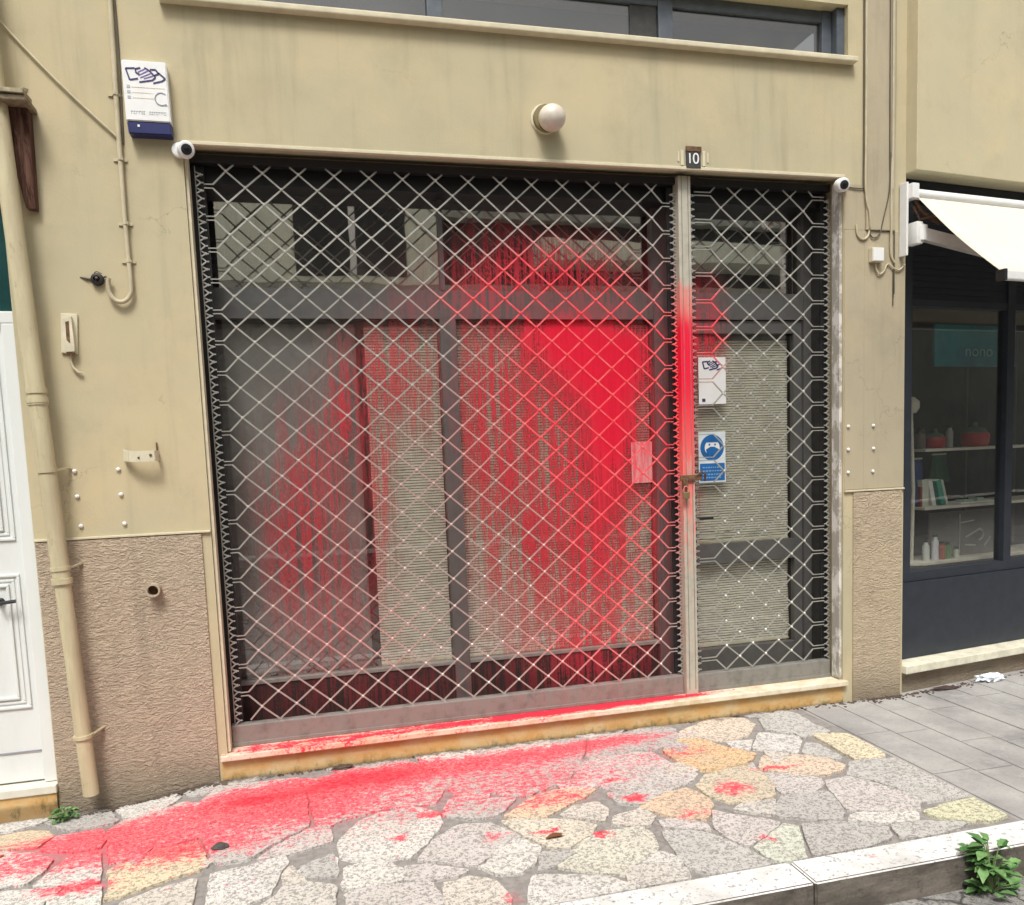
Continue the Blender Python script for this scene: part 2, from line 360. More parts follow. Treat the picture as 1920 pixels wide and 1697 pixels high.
STONES = [
[(2.297,-0.137),(2.504,-0.03),(2.628,-0.024),(2.71,-0.072),(2.71,-0.174),(2.585,-0.306),(2.507,-0.323),(2.416,-0.305),(2.36,-0.239)],
[(2.449,-0.347),(2.584,-0.366),(2.506,-0.469),(2.445,-0.433)],
[(2.106,-0.354),(2.246,-0.243),(2.347,-0.265),(2.399,-0.416),(2.499,-0.536),(2.416,-0.613),(2.294,-0.646),(2.17,-0.628),(2.118,-0.507)],
[(2.781,-0.116),(2.963,-0.022),(3.015,-0.097),(2.999,-0.248),(3.013,-0.4),(2.899,-0.395),(2.788,-0.333),(2.735,-0.25)],
[(2.675,-0.291),(2.753,-0.351),(2.821,-0.407),(2.79,-0.471),(2.688,-0.59),(2.596,-0.529),(2.525,-0.476)],
[(2.903,-0.406),(3.001,-0.433),(3.07,-0.467),(3.072,-0.602),(3.053,-0.761),(2.896,-0.757),(2.899,-0.652)],
[(2.814,-0.494),(2.857,-0.538),(2.851,-0.702),(2.827,-0.72),(2.754,-0.654),(2.719,-0.601)],
[(2.526,-0.573),(2.656,-0.606),(2.764,-0.671),(2.808,-0.79),(2.755,-0.833),(2.633,-0.858),(2.517,-0.786),(2.431,-0.694)],
[(2.042,-0.044),(2.191,-0.017),(2.288,-0.085),(2.242,-0.227),(2.104,-0.31),(1.94,-0.294)],
[(1.582,-0.519),(1.737,-0.332),(1.93,-0.319),(2.04,-0.358),(2.056,-0.485),(2.124,-0.66),(2.08,-0.716),(1.938,-0.78),(1.839,-0.811),(1.761,-0.73),(1.677,-0.657)],
[(2.071,-0.782),(2.155,-0.695),(2.273,-0.664),(2.368,-0.66),(2.406,-0.735),(2.385,-0.868),(2.336,-0.961),(2.208,-1.0),(2.107,-0.965),(2.073,-0.87)],
[(2.421,-0.752),(2.521,-0.812),(2.618,-0.88),(2.587,-0.938),(2.512,-0.989),(2.382,-0.966),(2.388,-0.847)],
[(1.783,-0.875),(1.904,-0.812),(2.016,-0.796),(2.047,-0.904),(2.034,-0.981),(1.955,-1.079),(1.86,-1.038),(1.792,-0.958),(1.737,-0.92)],
[(2.616,-0.926),(2.732,-0.92),(2.777,-0.982),(2.842,-1.114),(2.856,-1.202),(2.791,-1.278),(2.675,-1.257),(2.531,-1.189),(2.577,-1.022)],
[(2.796,-0.848),(2.864,-0.772),(2.991,-0.804),(3.1,-0.804),(3.101,-0.931),(3.134,-1.061),(3.141,-1.153),(3.134,-1.256),(2.998,-1.23),(2.858,-1.222),(2.862,-1.078),(2.807,-0.969),(2.746,-0.902)],
[(2.288,-1.068),(2.359,-1.0),(2.553,-1.014),(2.536,-1.092),(2.509,-1.182),(2.453,-1.257),(2.334,-1.207),(2.238,-1.147)],
[(2.162,-1.015),(2.304,-1.013),(2.228,-1.134),(2.159,-1.082),(2.108,-1.046)],
[(2.523,-1.225),(2.644,-1.237),(2.771,-1.29),(2.725,-1.348),(2.609,-1.327),(2.49,-1.269)],
[(2.8,-1.3),(2.956,-1.276),(3.104,-1.266),(3.134,-1.336),(3.141,-1.415),(2.992,-1.438),(2.901,-1.417),(2.82,-1.362)],
[(2.015,-1.033),(2.065,-1.089),(2.152,-1.155),(2.207,-1.21),(2.095,-1.277),(1.998,-1.327),(1.965,-1.267),(1.955,-1.161)],
[(2.217,-1.222),(2.258,-1.254),(2.196,-1.36),(2.147,-1.47),(2.059,-1.493),(2.027,-1.415),(2.021,-1.343),(2.108,-1.298)],
[(2.285,-1.254),(2.401,-1.266),(2.527,-1.327),(2.568,-1.367),(2.528,-1.438),(2.365,-1.48),(2.256,-1.491),(2.189,-1.468),(2.224,-1.37)],
[(2.6,-1.36),(2.732,-1.378),(2.888,-1.43),(2.828,-1.454),(2.677,-1.471),(2.569,-1.452)],
[(1.742,-1.125),(1.811,-1.14),(1.888,-1.191),(1.93,-1.239),(1.968,-1.349),(2.017,-1.457),(1.955,-1.48),(1.799,-1.479),(1.722,-1.404),(1.726,-1.316)],
[(1.777,-1.029),(1.868,-1.059),(1.927,-1.116),(1.921,-1.176),(1.848,-1.134),(1.767,-1.089)],
[(1.498,-1.374),(1.543,-1.339),(1.643,-1.357),(1.702,-1.405),(1.682,-1.476),(1.584,-1.485),(1.515,-1.476),(1.479,-1.437)],
[(1.608,-1.277),(1.669,-1.266),(1.72,-1.329),(1.698,-1.375),(1.636,-1.34),(1.584,-1.315)],
[(0.4,-0.295),(0.448,-0.123),(0.582,-0.103),(0.91,-0.079),(0.993,-0.439),(0.922,-0.589),(0.78,-0.558),(0.666,-0.565),(0.552,-0.605),(0.486,-0.65),(0.429,-0.615)],
[(0.928,-0.074),(1.241,-0.036),(1.621,-0.027),(1.811,-0.041),(1.713,-0.268),(1.56,-0.511),(1.406,-0.602),(1.214,-0.555),(1.02,-0.469),(0.943,-0.339)],
[(1.82,-0.072),(2.022,-0.062),(1.935,-0.322),(1.711,-0.327)],
[(0.943,-0.703),(1.006,-0.552),(1.273,-0.643),(1.162,-0.777),(1.05,-0.773)],
[(1.189,-0.795),(1.349,-0.66),(1.466,-0.622),(1.632,-0.67),(1.553,-0.73),(1.427,-0.797),(1.347,-0.857),(1.261,-0.836)],
[(1.414,-0.862),(1.496,-0.802),(1.593,-0.799),(1.606,-0.893),(1.557,-0.961),(1.46,-0.911)],
[(1.667,-0.731),(1.798,-0.737),(1.849,-0.831),(1.82,-0.877),(1.757,-0.873),(1.679,-0.828)],
[(1.586,-1.004),(1.616,-0.947),(1.737,-0.92),(1.769,-0.991),(1.717,-1.056),(1.654,-1.043)],
[(1.162,-0.844),(1.257,-0.852),(1.425,-0.925),(1.507,-0.993),(1.469,-1.059),(1.359,-1.127),(1.288,-1.103),(1.227,-0.994)],
[(0.801,-1.042),(0.881,-0.909),(0.989,-0.82),(1.117,-0.846),(1.181,-0.947),(1.207,-0.987),(1.134,-1.023),(1.063,-1.086),(0.997,-1.146),(0.888,-1.084)],
[(1.043,-1.148),(1.124,-1.034),(1.206,-1.017),(1.252,-1.106),(1.198,-1.199),(1.145,-1.247),(1.069,-1.235),(1.006,-1.163)],
[(1.278,-1.251),(1.38,-1.148),(1.5,-1.054),(1.675,-1.065),(1.697,-1.12),(1.67,-1.244),(1.577,-1.296),(1.49,-1.372),(1.399,-1.33)],
[(0.75,-1.079),(0.833,-1.099),(0.958,-1.173),(0.921,-1.199),(0.806,-1.194),(0.727,-1.168)],
[(0.535,-1.022),(0.673,-1.0),(0.722,-1.096),(0.732,-1.125),(0.715,-1.17),(0.608,-1.173),(0.516,-1.167)],
[(0.519,-0.935),(0.516,-0.803),(0.601,-0.656),(0.693,-0.601),(0.859,-0.603),(0.924,-0.679),(0.923,-0.781),(0.846,-0.913),(0.758,-1.014),(0.7,-0.995),(0.601,-0.99)],
[(0.44,-0.923),(0.487,-0.896),(0.503,-1.025),(0.495,-1.061),(0.439,-1.049),(0.389,-1.04),(0.376,-0.957)],
[(0.527,-1.206),(0.619,-1.188),(0.815,-1.221),(0.836,-1.328),(0.83,-1.404),(0.665,-1.362),(0.528,-1.319)],
[(0.862,-1.243),(0.967,-1.227),(1.044,-1.289),(1.058,-1.388),(1.036,-1.48),(0.845,-1.42)],
[(1.181,-1.284),(1.293,-1.327),(1.41,-1.371),(1.475,-1.441),(1.51,-1.499),(1.367,-1.487),(1.24,-1.491),(1.113,-1.462),(1.148,-1.359)],
[(1.2,-1.265),(1.248,-1.147),(1.338,-1.148),(1.355,-1.182),(1.265,-1.247)],
[(-0.874,-0.211),(-0.789,-0.18),(-0.697,-0.237),(-0.64,-0.34),(-0.664,-0.458),(-0.764,-0.425),(-0.85,-0.396),(-0.908,-0.267)],
[(-0.633,-0.498),(-0.618,-0.347),(-0.459,-0.334),(-0.408,-0.465),(-0.41,-0.542),(-0.514,-0.538)],
[(-0.337,-0.697),(-0.414,-0.382),(-0.382,-0.237),(-0.13,-0.172),(-0.068,-0.414),(-0.026,-0.576),(-0.173,-0.62),(-0.289,-0.684)],
[(-0.072,-0.211),(0.005,-0.077),(0.366,-0.095),(0.385,-0.386),(0.393,-0.619),(0.304,-0.702),(0.239,-0.756),(0.178,-0.837),(0.062,-0.827),(0.005,-0.664),(-0.051,-0.437)],
[(0.408,-0.641),(0.478,-0.697),(0.482,-0.792),(0.341,-0.834),(0.211,-0.848),(0.273,-0.768)],
[(-0.807,-0.485),(-0.79,-0.461),(-0.64,-0.54),(-0.568,-0.593),(-0.58,-0.699),(-0.613,-0.766),(-0.725,-0.742)],
[(-0.527,-0.676),(-0.501,-0.586),(-0.399,-0.59),(-0.363,-0.743),(-0.346,-0.839),(-0.439,-0.822),(-0.57,-0.792)],
[(-0.292,-0.87),(-0.324,-0.756),(-0.192,-0.658),(-0.034,-0.621),(0.012,-0.783),(0.003,-0.862),(-0.126,-0.898),(-0.231,-0.962),(-0.288,-0.968)],
[(-0.478,-0.93),(-0.438,-0.847),(-0.33,-0.882),(-0.303,-0.998),(-0.292,-1.068),(-0.465,-1.013)],
[(-0.239,-1.085),(-0.221,-1.013),(-0.114,-0.964),(-0.001,-0.926),(0.004,-1.05),(0.008,-1.164)],
[(-0.699,-0.8),(-0.553,-0.829),(-0.468,-0.844),(-0.503,-0.922),(-0.501,-1.002),(-0.652,-0.954)],
[(0.058,-0.958),(0.052,-0.904),(0.182,-0.894),(0.309,-0.852),(0.317,-0.91),(0.282,-1.005),(0.269,-1.111),(0.2,-1.148),(0.09,-1.19),(0.06,-1.125)],
[(0.369,-0.981),(0.473,-0.906),(0.499,-0.942),(0.502,-1.051),(0.408,-1.033)],
[(0.294,-1.143),(0.328,-1.082),(0.408,-1.096),(0.487,-1.134),(0.483,-1.261),(0.471,-1.311),(0.206,-1.227)],
[(0.308,-1.013),(0.337,-0.944),(0.37,-1.033),(0.389,-1.077),(0.316,-1.078)]]
# ============================================================ THE SETTING: ground
def dip(x, y):      # the footway sinks a little towards the foot of the left pillar
    a = min(max((-x + .02) / .55, 0), 1); b = min(max((y + .5) / .5, 0), 1)
    a = a * a * (3 - 2 * a); b = b * b * (3 - 2 * b)
    return -.062 * a * b
def stone_material():
    s = NT('crazy_paving_stone', .85, spec=.25); p = s.pos()
    at = s.new('Attribute'); at.attribute_name = 'tint'; at.attribute_type = 'GEOMETRY'
    c = at.outputs['Color']
    sp = s.noise(p, 75, 4, .8); sp2 = s.noise(p, 30, 4, .6); v = s.vor(p, 95)
    big = s.noise(p, 5, 3, .6)
    c = s.mix(s.ramp(big, .35, .75, 0, .30), c, (.42, .39, .34))
    c = s.mix(s.ramp(sp, .49, .56, 0, .66), c, (.15, .135, .12))
    c = s.mix(s.ramp(v, .10, .30, .45, 0), c, (.80, .78, .74))
    c = s.mix(s.ramp(sp2, .60, .75, 0, .5), c, (.26, .24, .21))
    f, den, P = ground_paint(s)
    rc = s.mix(s.ramp(den, .35, 1.0), (.76, .060, .115), (.70, .003, .032))
    c = s.mix(s.math('MULTIPLY', f, s.math('MAXIMUM', s.ramp(den, .65, 1.15, 0, .97), s.math('MULTIPLY', s.ramp(sp, .40, .56, .62, .98), s.ramp(v, .05, .35, .76, 1.0)))), c, rc)
    c = s.mix(s.math('MULTIPLY', s.ramp(s.noise(p, 42, 4, .75), .54, .62, 0, .6), s.ramp(f, .1, .6)), c, (.30, .006, .016))
    # thin pink wash round the splash
    c = s.mix(s.math('MULTIPLY', s.ramp(den, .12, .7, 0, .45), s.ramp(s.noise(p, 50, 3, .7), .4, .6, .25, 1)), c, (.85, .16, .17))
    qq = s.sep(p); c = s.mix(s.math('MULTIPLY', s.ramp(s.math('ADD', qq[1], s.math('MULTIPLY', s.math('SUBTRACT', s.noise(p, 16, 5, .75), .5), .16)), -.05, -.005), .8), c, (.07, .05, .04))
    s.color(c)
    s.bump(s.math('ADD', sp, s.math('MULTIPLY', sp2, .8)), .8, .006)
    return s.m
def mortar_material():
    s = NT('mortar', .95, spec=.2); p = s.pos()
    c = s.mix(s.ramp(s.noise(p, 30, 5, .7), .35, .7), (.31, .285, .265), (.21, .195, .18))
    f, den, P = ground_paint(s)
    c = s.mix(s.math('MULTIPLY', s.ramp(den, .2, 1.0), .85), c, (.66, .06, .11))
    s.color(c); s.bump(s.noise(p, 120, 3, .6), .6, .004); return s.m
def poly_area(p): return sum(p[i][0] * p[(i + 1) % len(p)][1] - p[(i + 1) % len(p)][0] * p[i][1] for i in range(len(p))) / 2
def inside(pt, P):
    x, y = pt; c = False
    for i in range(len(P)):
        (x1, y1), (x2, y2) = P[i], P[i - 1]
        if (y1 > y) != (y2 > y) and x < (x2 - x1) * (y - y1) / (y2 - y1) + x1: c = not c
    return c
def chaikin(P):
    out = []
    for i in range(len(P)):
        a, b = Vector(P[i]), Vector(P[(i + 1) % len(P)])
        out += [tuple(a.lerp(b, .07)), tuple(a.lerp(b, .93))]
    return out
def clip(poly, m, n):
    """keep the side of the line through m where (p-m).n <= 0"""
    out = []
    for i in range(len(poly)):
        a, b = Vector(poly[i]), Vector(poly[(i + 1) % len(poly)]); da, db = (a - m).dot(n), (b - m).dot(n)
        if da <= 0: out.append(tuple(a))
        if da * db < 0: out.append(tuple(a.lerp(b, da / (da - db))))
    return out
tints = {2: (.76, .52, .29), 0: (.74, .62, .50), 5: (.76, .66, .46), 7: (.74, .58, .44), 10: (.66, .57, .42), 12: (.74, .54, .38), 18: (.66, .64, .44), 31: (.76, .58, .40), 35: (.70, .63, .52), 20: (.62, .64, .54),
         38: (.66, .63, .53), 47: (.74, .58, .40), 54: (.74, .62, .42)}
rnd = random.Random(3)
def tint_of(k):
    if k in tints: return tints[k]
    return rnd.choice([(.68, .65, .61), (.63, .59, .54), (.66, .60, .53), (.55, .53, .50), (.70, .67, .62), (.50, .48, .455), (.62, .57, .54)])
def dens(P):
    out = []
    for i in range(len(P)):
        a, b = Vector(P[i]), Vector(P[(i + 1) % len(P)]); n = max(1, int((b - a).length / .022))
        out += [tuple(a.lerp(b, k / n)) for k in range(n)]
    return out
bm = bmesh.new(); lay = bm.loops.layers.float_color.new('tint')
def add_stone(P, col, grow=0.0):
    if poly_area(P) < 0: P = P[::-1]
    c = Vector((sum(p[0] for p in P) / len(P), sum(p[1] for p in P) / len(P)))
    P = [tuple(Vector(p) + (Vector(p) - c).normalized() * grow) for p in P]; P = chaikin(P)
    P = dens(P); P = [(x + .009 * noise.noise(Vector((x * 26, y * 26, 1))), y + .009 * noise.noise(Vector((x * 26, y * 26, 9)))) for x, y in P]
    P = [(min(x, 3.08), min(max(y, -1.478), -.004)) for x, y in P]
    hz = .004 + .005 * rnd.random()
    top = [bm.verts.new((c.x + (x - c.x) * .985, c.y + (y - c.y) * .985, dip(x, y) + hz)) for x, y in P]
    bot = [bm.verts.new((x, y, dip(x, y) - .012)) for x, y in P]
    fs = [bm.faces.new(top)] + [bm.faces.new((bot[i], bot[(i + 1) % len(P)], top[(i + 1) % len(P)], top[i])) for i in range(len(P))]
    for f in fs:
        for l in f.loops: l[lay] = (*col, 1)
for k, P in enumerate(STONES): add_stone(P, tint_of(k), .013)
# the rest of the footway, where the photograph does not reach: irregular cells of the same kind
seeds = []
for P in STONES: seeds.append((sum(p[0] for p in P) / len(P), sum(p[1] for p in P) / len(P), True))
for i in range(1400):
    x, y = rnd.uniform(-5, 3.05), rnd.uniform(-1.46, -.02)
    if all((x - a) ** 2 + ((y - b) * 1.5) ** 2 > (.21 ** 2) for a, b, *_ in seeds) and not any(inside((x, y), P) for P in STONES): seeds.append((x, y, False))
for i, (x, y, fixed) in enumerate(seeds):
    if fixed: continue
    cell = [(x - .4, y - .4), (x + .4, y - .4), (x + .4, y + .4), (x - .4, y + .4)]
    for j, (a, b, fx) in enumerate(seeds):
        if i == j or abs(a - x) > .9 or abs(b - y) > .9: continue
        d = Vector((a - x, b - y)); 
        if d.length < 1e-4: continue
        cell = clip(cell, Vector((x, y)) + d * .5 - d.normalized() * .010, d.normalized())
        if len(cell) < 3: break
    if len(cell) < 3: continue
    for P in STONES:      # push away from traced stones
        for q in P:
            d = Vector((q[0] - x, q[1] - y)); L = d.length
            if L < .5: cell = clip(cell, Vector(q) - d.normalized() * .014, d.normalized())
            if len(cell) < 3: break
        if len(cell) < 3: break
    if len(cell) < 3: continue
    cell = [(min(max(a, -5), 3.075), min(max(b, -1.475), -.006)) for a, b in cell]
    if abs(poly_area(cell)) < .002: continue
    add_stone(cell, tint_of(-1))
me = bpy.data.meshes.new('crazy_paving'); 
n_st = len(bm.faces)
# mortar sheet under the stones
nx, ny = 90, 18
vs = [[bm.verts.new((-5 + 8.1 * i / nx, -1.483 + 1.49 * j / ny, 0)) for j in range(ny + 1)] for i in range(nx + 1)]
for i in range(nx + 1):
    for j in range(ny + 1): v = vs[i][j]; v.co.z = dip(v.co.x, v.co.y) - .004
for i in range(nx):
    for j in range(ny): f = bm.faces.new((vs[i][j], vs[i + 1][j], vs[i + 1][j + 1], vs[i][j + 1])); f.material_index = 1
bm.to_mesh(me); bm.free(); me.materials.append(stone_material()); me.materials.append(mortar_material())
paving = bpy.data.objects.new('crazy_paving', me); COL.objects.link(paving); tag(paving, kind='structure')

# grey slab footway on the right: long slabs laid in staggered rows across the footway
def slab_mat():
    s = NT('grey_slab', .9, spec=.2); p = s.pos()
    c = s.mix(s.ramp(s.noise(p, 3, 4, .6), .3, .7), (.31, .295, .285), (.40, .385, .365))
    c = s.mix(s.ramp(s.noise(p, 60, 4, .7), .5, .75, 0, .35), c, (.16, .155, .15))
    c = s.mix(s.ramp(s.noise(p, 1.4, 5, .6), .50, .66, 0, .55), c, (.15, .145, .145)); c = s.mix(s.ramp(s.noise(p, 4.5, 5, .7), .5, .7, 0, .4), c, (.52, .50, .46))
    s.color(c); s.bump(s.noise(p, 90, 4, .7), .5, .004); return s.m
b = MB(); row = 0; x = 3.105
while x < 9:
    wd = .205; y = 1.3 - rnd.uniform(0, .5)
    while y > -1.48:
        ln = .52 + rnd.uniform(-.05, .05); y0 = max(y - ln, -1.478)
        if y - y0 > .04 : 
            h = rnd.uniform(-.0015, .0015); b.box(x + .004, x + wd - .004, y0 + .004, y - .004, -.05, .003 + h, .002)
        y -= ln
    x += wd; row += 1
b.box(3.09, 9.1, -1.483, 1.4, -.06, -.003)
tag(b.build('slab_pavement', slab_mat()), kind='structure')

# kerb: whitewashed top, dirty face
def kerb_mat(top):
    s = NT('kerb_top' if top else 'kerb_face', .85, spec=.2); p = s.pos()
    if top:
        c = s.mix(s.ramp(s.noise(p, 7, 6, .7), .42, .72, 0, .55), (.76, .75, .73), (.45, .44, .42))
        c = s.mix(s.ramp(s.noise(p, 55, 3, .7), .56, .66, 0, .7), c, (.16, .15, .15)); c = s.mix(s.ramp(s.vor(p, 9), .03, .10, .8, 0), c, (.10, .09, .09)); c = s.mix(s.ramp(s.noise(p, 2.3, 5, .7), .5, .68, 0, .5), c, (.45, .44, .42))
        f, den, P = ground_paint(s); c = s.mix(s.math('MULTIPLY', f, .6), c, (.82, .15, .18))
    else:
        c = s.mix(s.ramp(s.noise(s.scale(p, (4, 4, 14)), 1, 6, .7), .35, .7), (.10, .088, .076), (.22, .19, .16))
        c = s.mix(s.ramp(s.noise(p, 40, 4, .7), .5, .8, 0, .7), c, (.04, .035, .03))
    s.color(c); s.bump(s.noise(p, 45, 5, .7), .7, .006); return s.m
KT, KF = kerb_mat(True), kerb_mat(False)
bm = bmesh.new(); x = -5.0; me = bpy.data.meshes.new('kerb')
for x0, x1 in [(-4.9, -3.9), (-3.9, -2.9), (-2.9, -1.9), (-1.9, -.9), (-.9, .1), (.1, 1.05), (1.05, 2.07), (2.07, 3.12), (3.12, 4.1), (4.1, 5.1), (5.1, 6.1), (6.1, 7.1), (7.1, 8.1), (8.1, 9.1)]:
    r = bmesh.ops.create_cube(bm, size=1)
    for v in r['verts']: v.co = Vector(((x0 + x1) / 2 + v.co.x * (x1 - x0 - .005), -1.5605 + v.co.y * .152 - (.006 if v.co.z < 0 else 0) * 0, -.09 + v.co.z * .20))
    bmesh.ops.bevel(bm, geom=list({e for v in r['verts'] for e in v.link_edges}), offset=.006, segments=3, affect='EDGES')
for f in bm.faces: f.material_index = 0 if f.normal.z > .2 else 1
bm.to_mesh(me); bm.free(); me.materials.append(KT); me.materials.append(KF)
ko = bpy.data.objects.new('kerb', me); COL.objects.link(ko); tag(ko, kind='structure')
for p in me.polygons: p.use_smooth = False

def road_mat():
    s = NT('road_surface', .9, spec=.25); p = s.pos()
    c = s.mix(s.ramp(s.noise(p, 6, 5, .7), .3, .7), (.22, .21, .20), (.36, .345, .32))
    c = s.mix(s.ramp(s.noise(p, 90, 4, .7), .48, .62, 0, .7), c, (.09, .085, .08))
    cr = s.vor(s.vmath('ADD', p, s.scale(s.noise(p, 4, 4, .6, out='Color'), (.25, .25, 0))), 2.2, 'DISTANCE_TO_EDGE')
    c = s.mix(s.ramp(cr, 0, .012, .85, 0), c, (.03, .028, .025))
    s.color(c); s.bump(s.noise(p, 110, 4, .7), .8, .006); return s.m
b = MB(); n = 40
b.poly([(-40, -40, -.118), (40, -40, -.118), (40, -1.60, -.118), (-40, -1.60, -.118)])
tag(b.build('road', road_mat()), kind='structure')
b = MB(); b.poly([(-60, -60, -.135), (60, -60, -.135), (60, 60, -.135), (-60, 60, -.135)])
tag(b.build('ground', simple('earth', (.16, .14, .11), .95)), kind='structure')

# ============================================================ THE MAIN BUILDING
B = empty('shop_building', (0, 0, 0), label='beige plastered building whose ground-floor shop is closed behind the red-splashed grille', cat='building')
b = MB()
xs = [-5, -1.75, -.705, 0, .03, 3.385, 3.41, 3.78]; zs = [-.3, .09, 1.2, 2.68, 2.925, 3.52, 3.80, 7]
grid_wall(b, xs, zs, [(1, 2, 1, 3), (4, 5, 0, 4), (3, 6, 5, 6)], 0, .30)
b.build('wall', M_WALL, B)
# rough dado on the pillars, with the smooth margin left round it
b = MB(); b.box(-.700, -.012, -.010, -.0005, -.3, 1.186, .002); b.build('plinth', M_ROUGH, B)
b = MB(); b.box(3.445, 3.762, -.010, -.0005, -.3, 1.205, .002); b.build('plinth', M_ROUGH2, B)
b = MB(); b.box(-.705, .028, -.014, 0, 1.190, 1.200, .002); b.build('plinth_moulding', M_TRIM, B)
b = MB(); b.box(3.388, 3.778, -.014, 0, 1.210, 1.219, .002); b.build('plinth_moulding', M_TRIM, B)
b = MB(); b.box(3.517, 3.70, -.016, 0, 2.64, 7, .004); b.build('duct_cover', M_PIL, B)
b = MB(); b.box(3.388, 3.512, -.005, 0, 1.222, 2.64, .002).box(3.512, 3.777, -.005, 0, 1.222, 2.638, .002).box(3.388, 3.515, -.003, 0, 2.642, 2.88); b.build('pilaster_face', M_PIL, B)
b = MB(); b.box(.028, 3.387, -.006, .02, 2.912, 2.928, .003); b.build('lintel_edge', M_TRIM, B)
b = MB(); b.box(-.02, 3.44, -.045, .13, 3.497, 3.524, .006); b.build('window_sill', M_TRIM, B)
# white-washed right reveal strip
def chipped():
    s = NT('chipped_whitewash', .85); p = s.pos()
    c = s.mix(s.ramp(s.noise(s.scale(p, (8, 8, 5)), 1, 6, .75), .44, .54), (.66, .65, .60), (.36, .34, .29)); s.color(c); return s.m
b = MB(); b.box(3.366, 3.384, .012, .078, .135, 2.90, .002); b.build('reveal_strip', chipped(), B)
b = MB(); b.box(3.366, 3.384, .14, .36, .135, 2.799).box(.031, .045, .14, .36, .135, 2.799); b.build_each('inner_jamb', M_DARK, B)
b = MB(); b.box(.031, .045, .012, .085, .135, 2.90, .002); b.build('reveal_strip', M_TRIM, B)
# ribbon window of the upper floor
b = MB()
for x0, x1 in ((.002, .06), (1.16, 1.235), (2.35, 2.43), (3.30, 3.36)): b.box(x0, x1, .07, .12, 3.526, 3.798, .004)
b.box(.002, 3.36, .075, .118, 3.74, 3.798, .004).box(.002, 3.36, .075, .118, 3.526, 3.552, .004)
b.box(3.362, 3.409, .03, .16, 3.526, 3.798)
wf = b.build('window', simple('blue_grey_frame', (.10, .115, .135), .45, .2, .2), B)
for x0, x1 in ((.06, 1.16), (1.235, 2.35), (2.43, 3.30)):
    b = MB(); b.box(x0, x1, .094, .098, 3.552, 3.74); b.build('pane', M_GLASS_W, wf)
b = MB(); b.box(.062, 1.158, .085, .105, 3.552, 3.566).box(2.20, 2.345, .085, .105, 3.552, 3.74); b.build_each('inner_frame', M_DARK, wf)
# step: slab with nosing over a stained marble riser
def slabmat():
    s = NT('threshold_marble', .6, spec=.35); p = s.pos()
    c = s.mix(s.ramp(s.noise(p, 12, 5, .65), .35, .7), (.74, .68, .54), (.62, .48, .30))
    q = s.sep(p); den = s.blobs(s.comb(q[0], q[1], 0), [(1.85, .05, .60, .055, 1.15), (.95, .03, .75, .07, .55), (.3, .03, .4, .08, .38), (2.35, .05, .25, .03, .5)])
    no = s.math('ADD', s.math('MULTIPLY', s.noise(p, 70, 4, .7), .5), s.math('MULTIPLY', s.noise(s.scale(p, (9, 30, 9)), 1, 3, .6), .5))
    f = s.ramp(s.math('SUBTRACT', den, s.ramp(no, .35, .65, 0, 1, False)), -.2, .2)
    c = s.mix(s.ramp(den, .1, .6, 0, .55), c, (.86, .25, .22)); c = s.mix(s.math('MULTIPLY', f, .95), c, RED)
    s.color(c); s.bump(s.noise(p, 40, 4), .2, .003); return s.m
def risermat(nm='riser_marble'):
    s = NT(nm, .7, spec=.3); p = s.pos()
    c = s.mix(s.ramp(s.noise(s.scale(p, (7, 7, 14)), 1, 6, .7), .35, .7), (.58, .34, .12), (.62, .48, .27))
    q = s.sep(p)
    moss = s.math('MULTIPLY', s.ramp(s.noise(s.scale(p, (17, 17, 9)), 1, 5, .75), .46, .60), s.ramp(s.math('ADD', q[2], s.math('MULTIPLY', s.noise(p, 11, 4, .7), .09)), .03, .10, 1, .0))
    c = s.mix(s.math('MULTIPLY', moss, .8), c, (.12, .11, .03))
    c = s.mix(s.ramp(s.noise(p, 24, 5, .7), .55, .75, 0, .5), c, (.34, .17, .06))
    c = s.mix(s.ramp(q[2], -.005, .022, .55, 0), c, (.10, .07, .04))
    s.color(c); return s.m
b = MB(); b.box(.0, 3.40, -.030, .30, .103, .130, .004); b.build('threshold', slabmat(), B)
b = MB(); b.box(.0, 3.385, -.002, .10, -.10, .1025); b.build('threshold_riser', risermat(), B)

# ---------------------------------------------------------- shopfront (frame, panes, door) behind the grille
F = MB()
Y0, Y1 = .27, .33
F.box(.046, .085, Y0, Y1, .13, 2.80)
F.box(.046, 3.366, Y0 + .004, Y1 - .002, 2.205, 2.350)
F.box(1.185, 1.268, Y0 - .004, Y1 + .002, .13, 2.205); F.box(1.200, 1.222, Y0, Y1, 2.350, 2.80)
F.box(2.378, 2.512, Y0 - .004, Y1 + .002, .13, 2.80)
F.box(3.315, 3.365, Y0 - .004, Y1 + .002, .13, 2.80)
shop = F.build('shopfront_frame', M_FRAME, B)
b = MB(); b.box(.032, 3.365, .16, .36, 2.80, 2.918); b.build('header_box', M_BLACK, B)
for x0, x1 in ((.085, 1.185), (1.268, 2.378)):
    b = MB(); b.box(x0, x1, .296, .302, .40, 2.205); b.build('pane', M_GLASS, shop)
    b = MB(); b.box(x0, x1, .275, .325, .13, .378); b.build('kick_panel', metal_painted('kick_panel_dark', (.020, .015, .014), 'front', .6, .1, .3, .55), shop) if x0 < 1 else b.build('kick_panel', bpy.data.materials['kick_panel_dark'], shop)
    b = MB(); b.box(x0, x1, .268, .328, .379, .398, .002); b.build('glazing_bead', M_RAIL, shop)
for x0, x1 in ((.085, 1.200), (1.222, 2.378), (2.512, 3.315)):
    b = MB(); b.box(x0, x1, .296, .302, 2.350, 2.80); b.build('transom_pane', M_GLASS_T, shop)
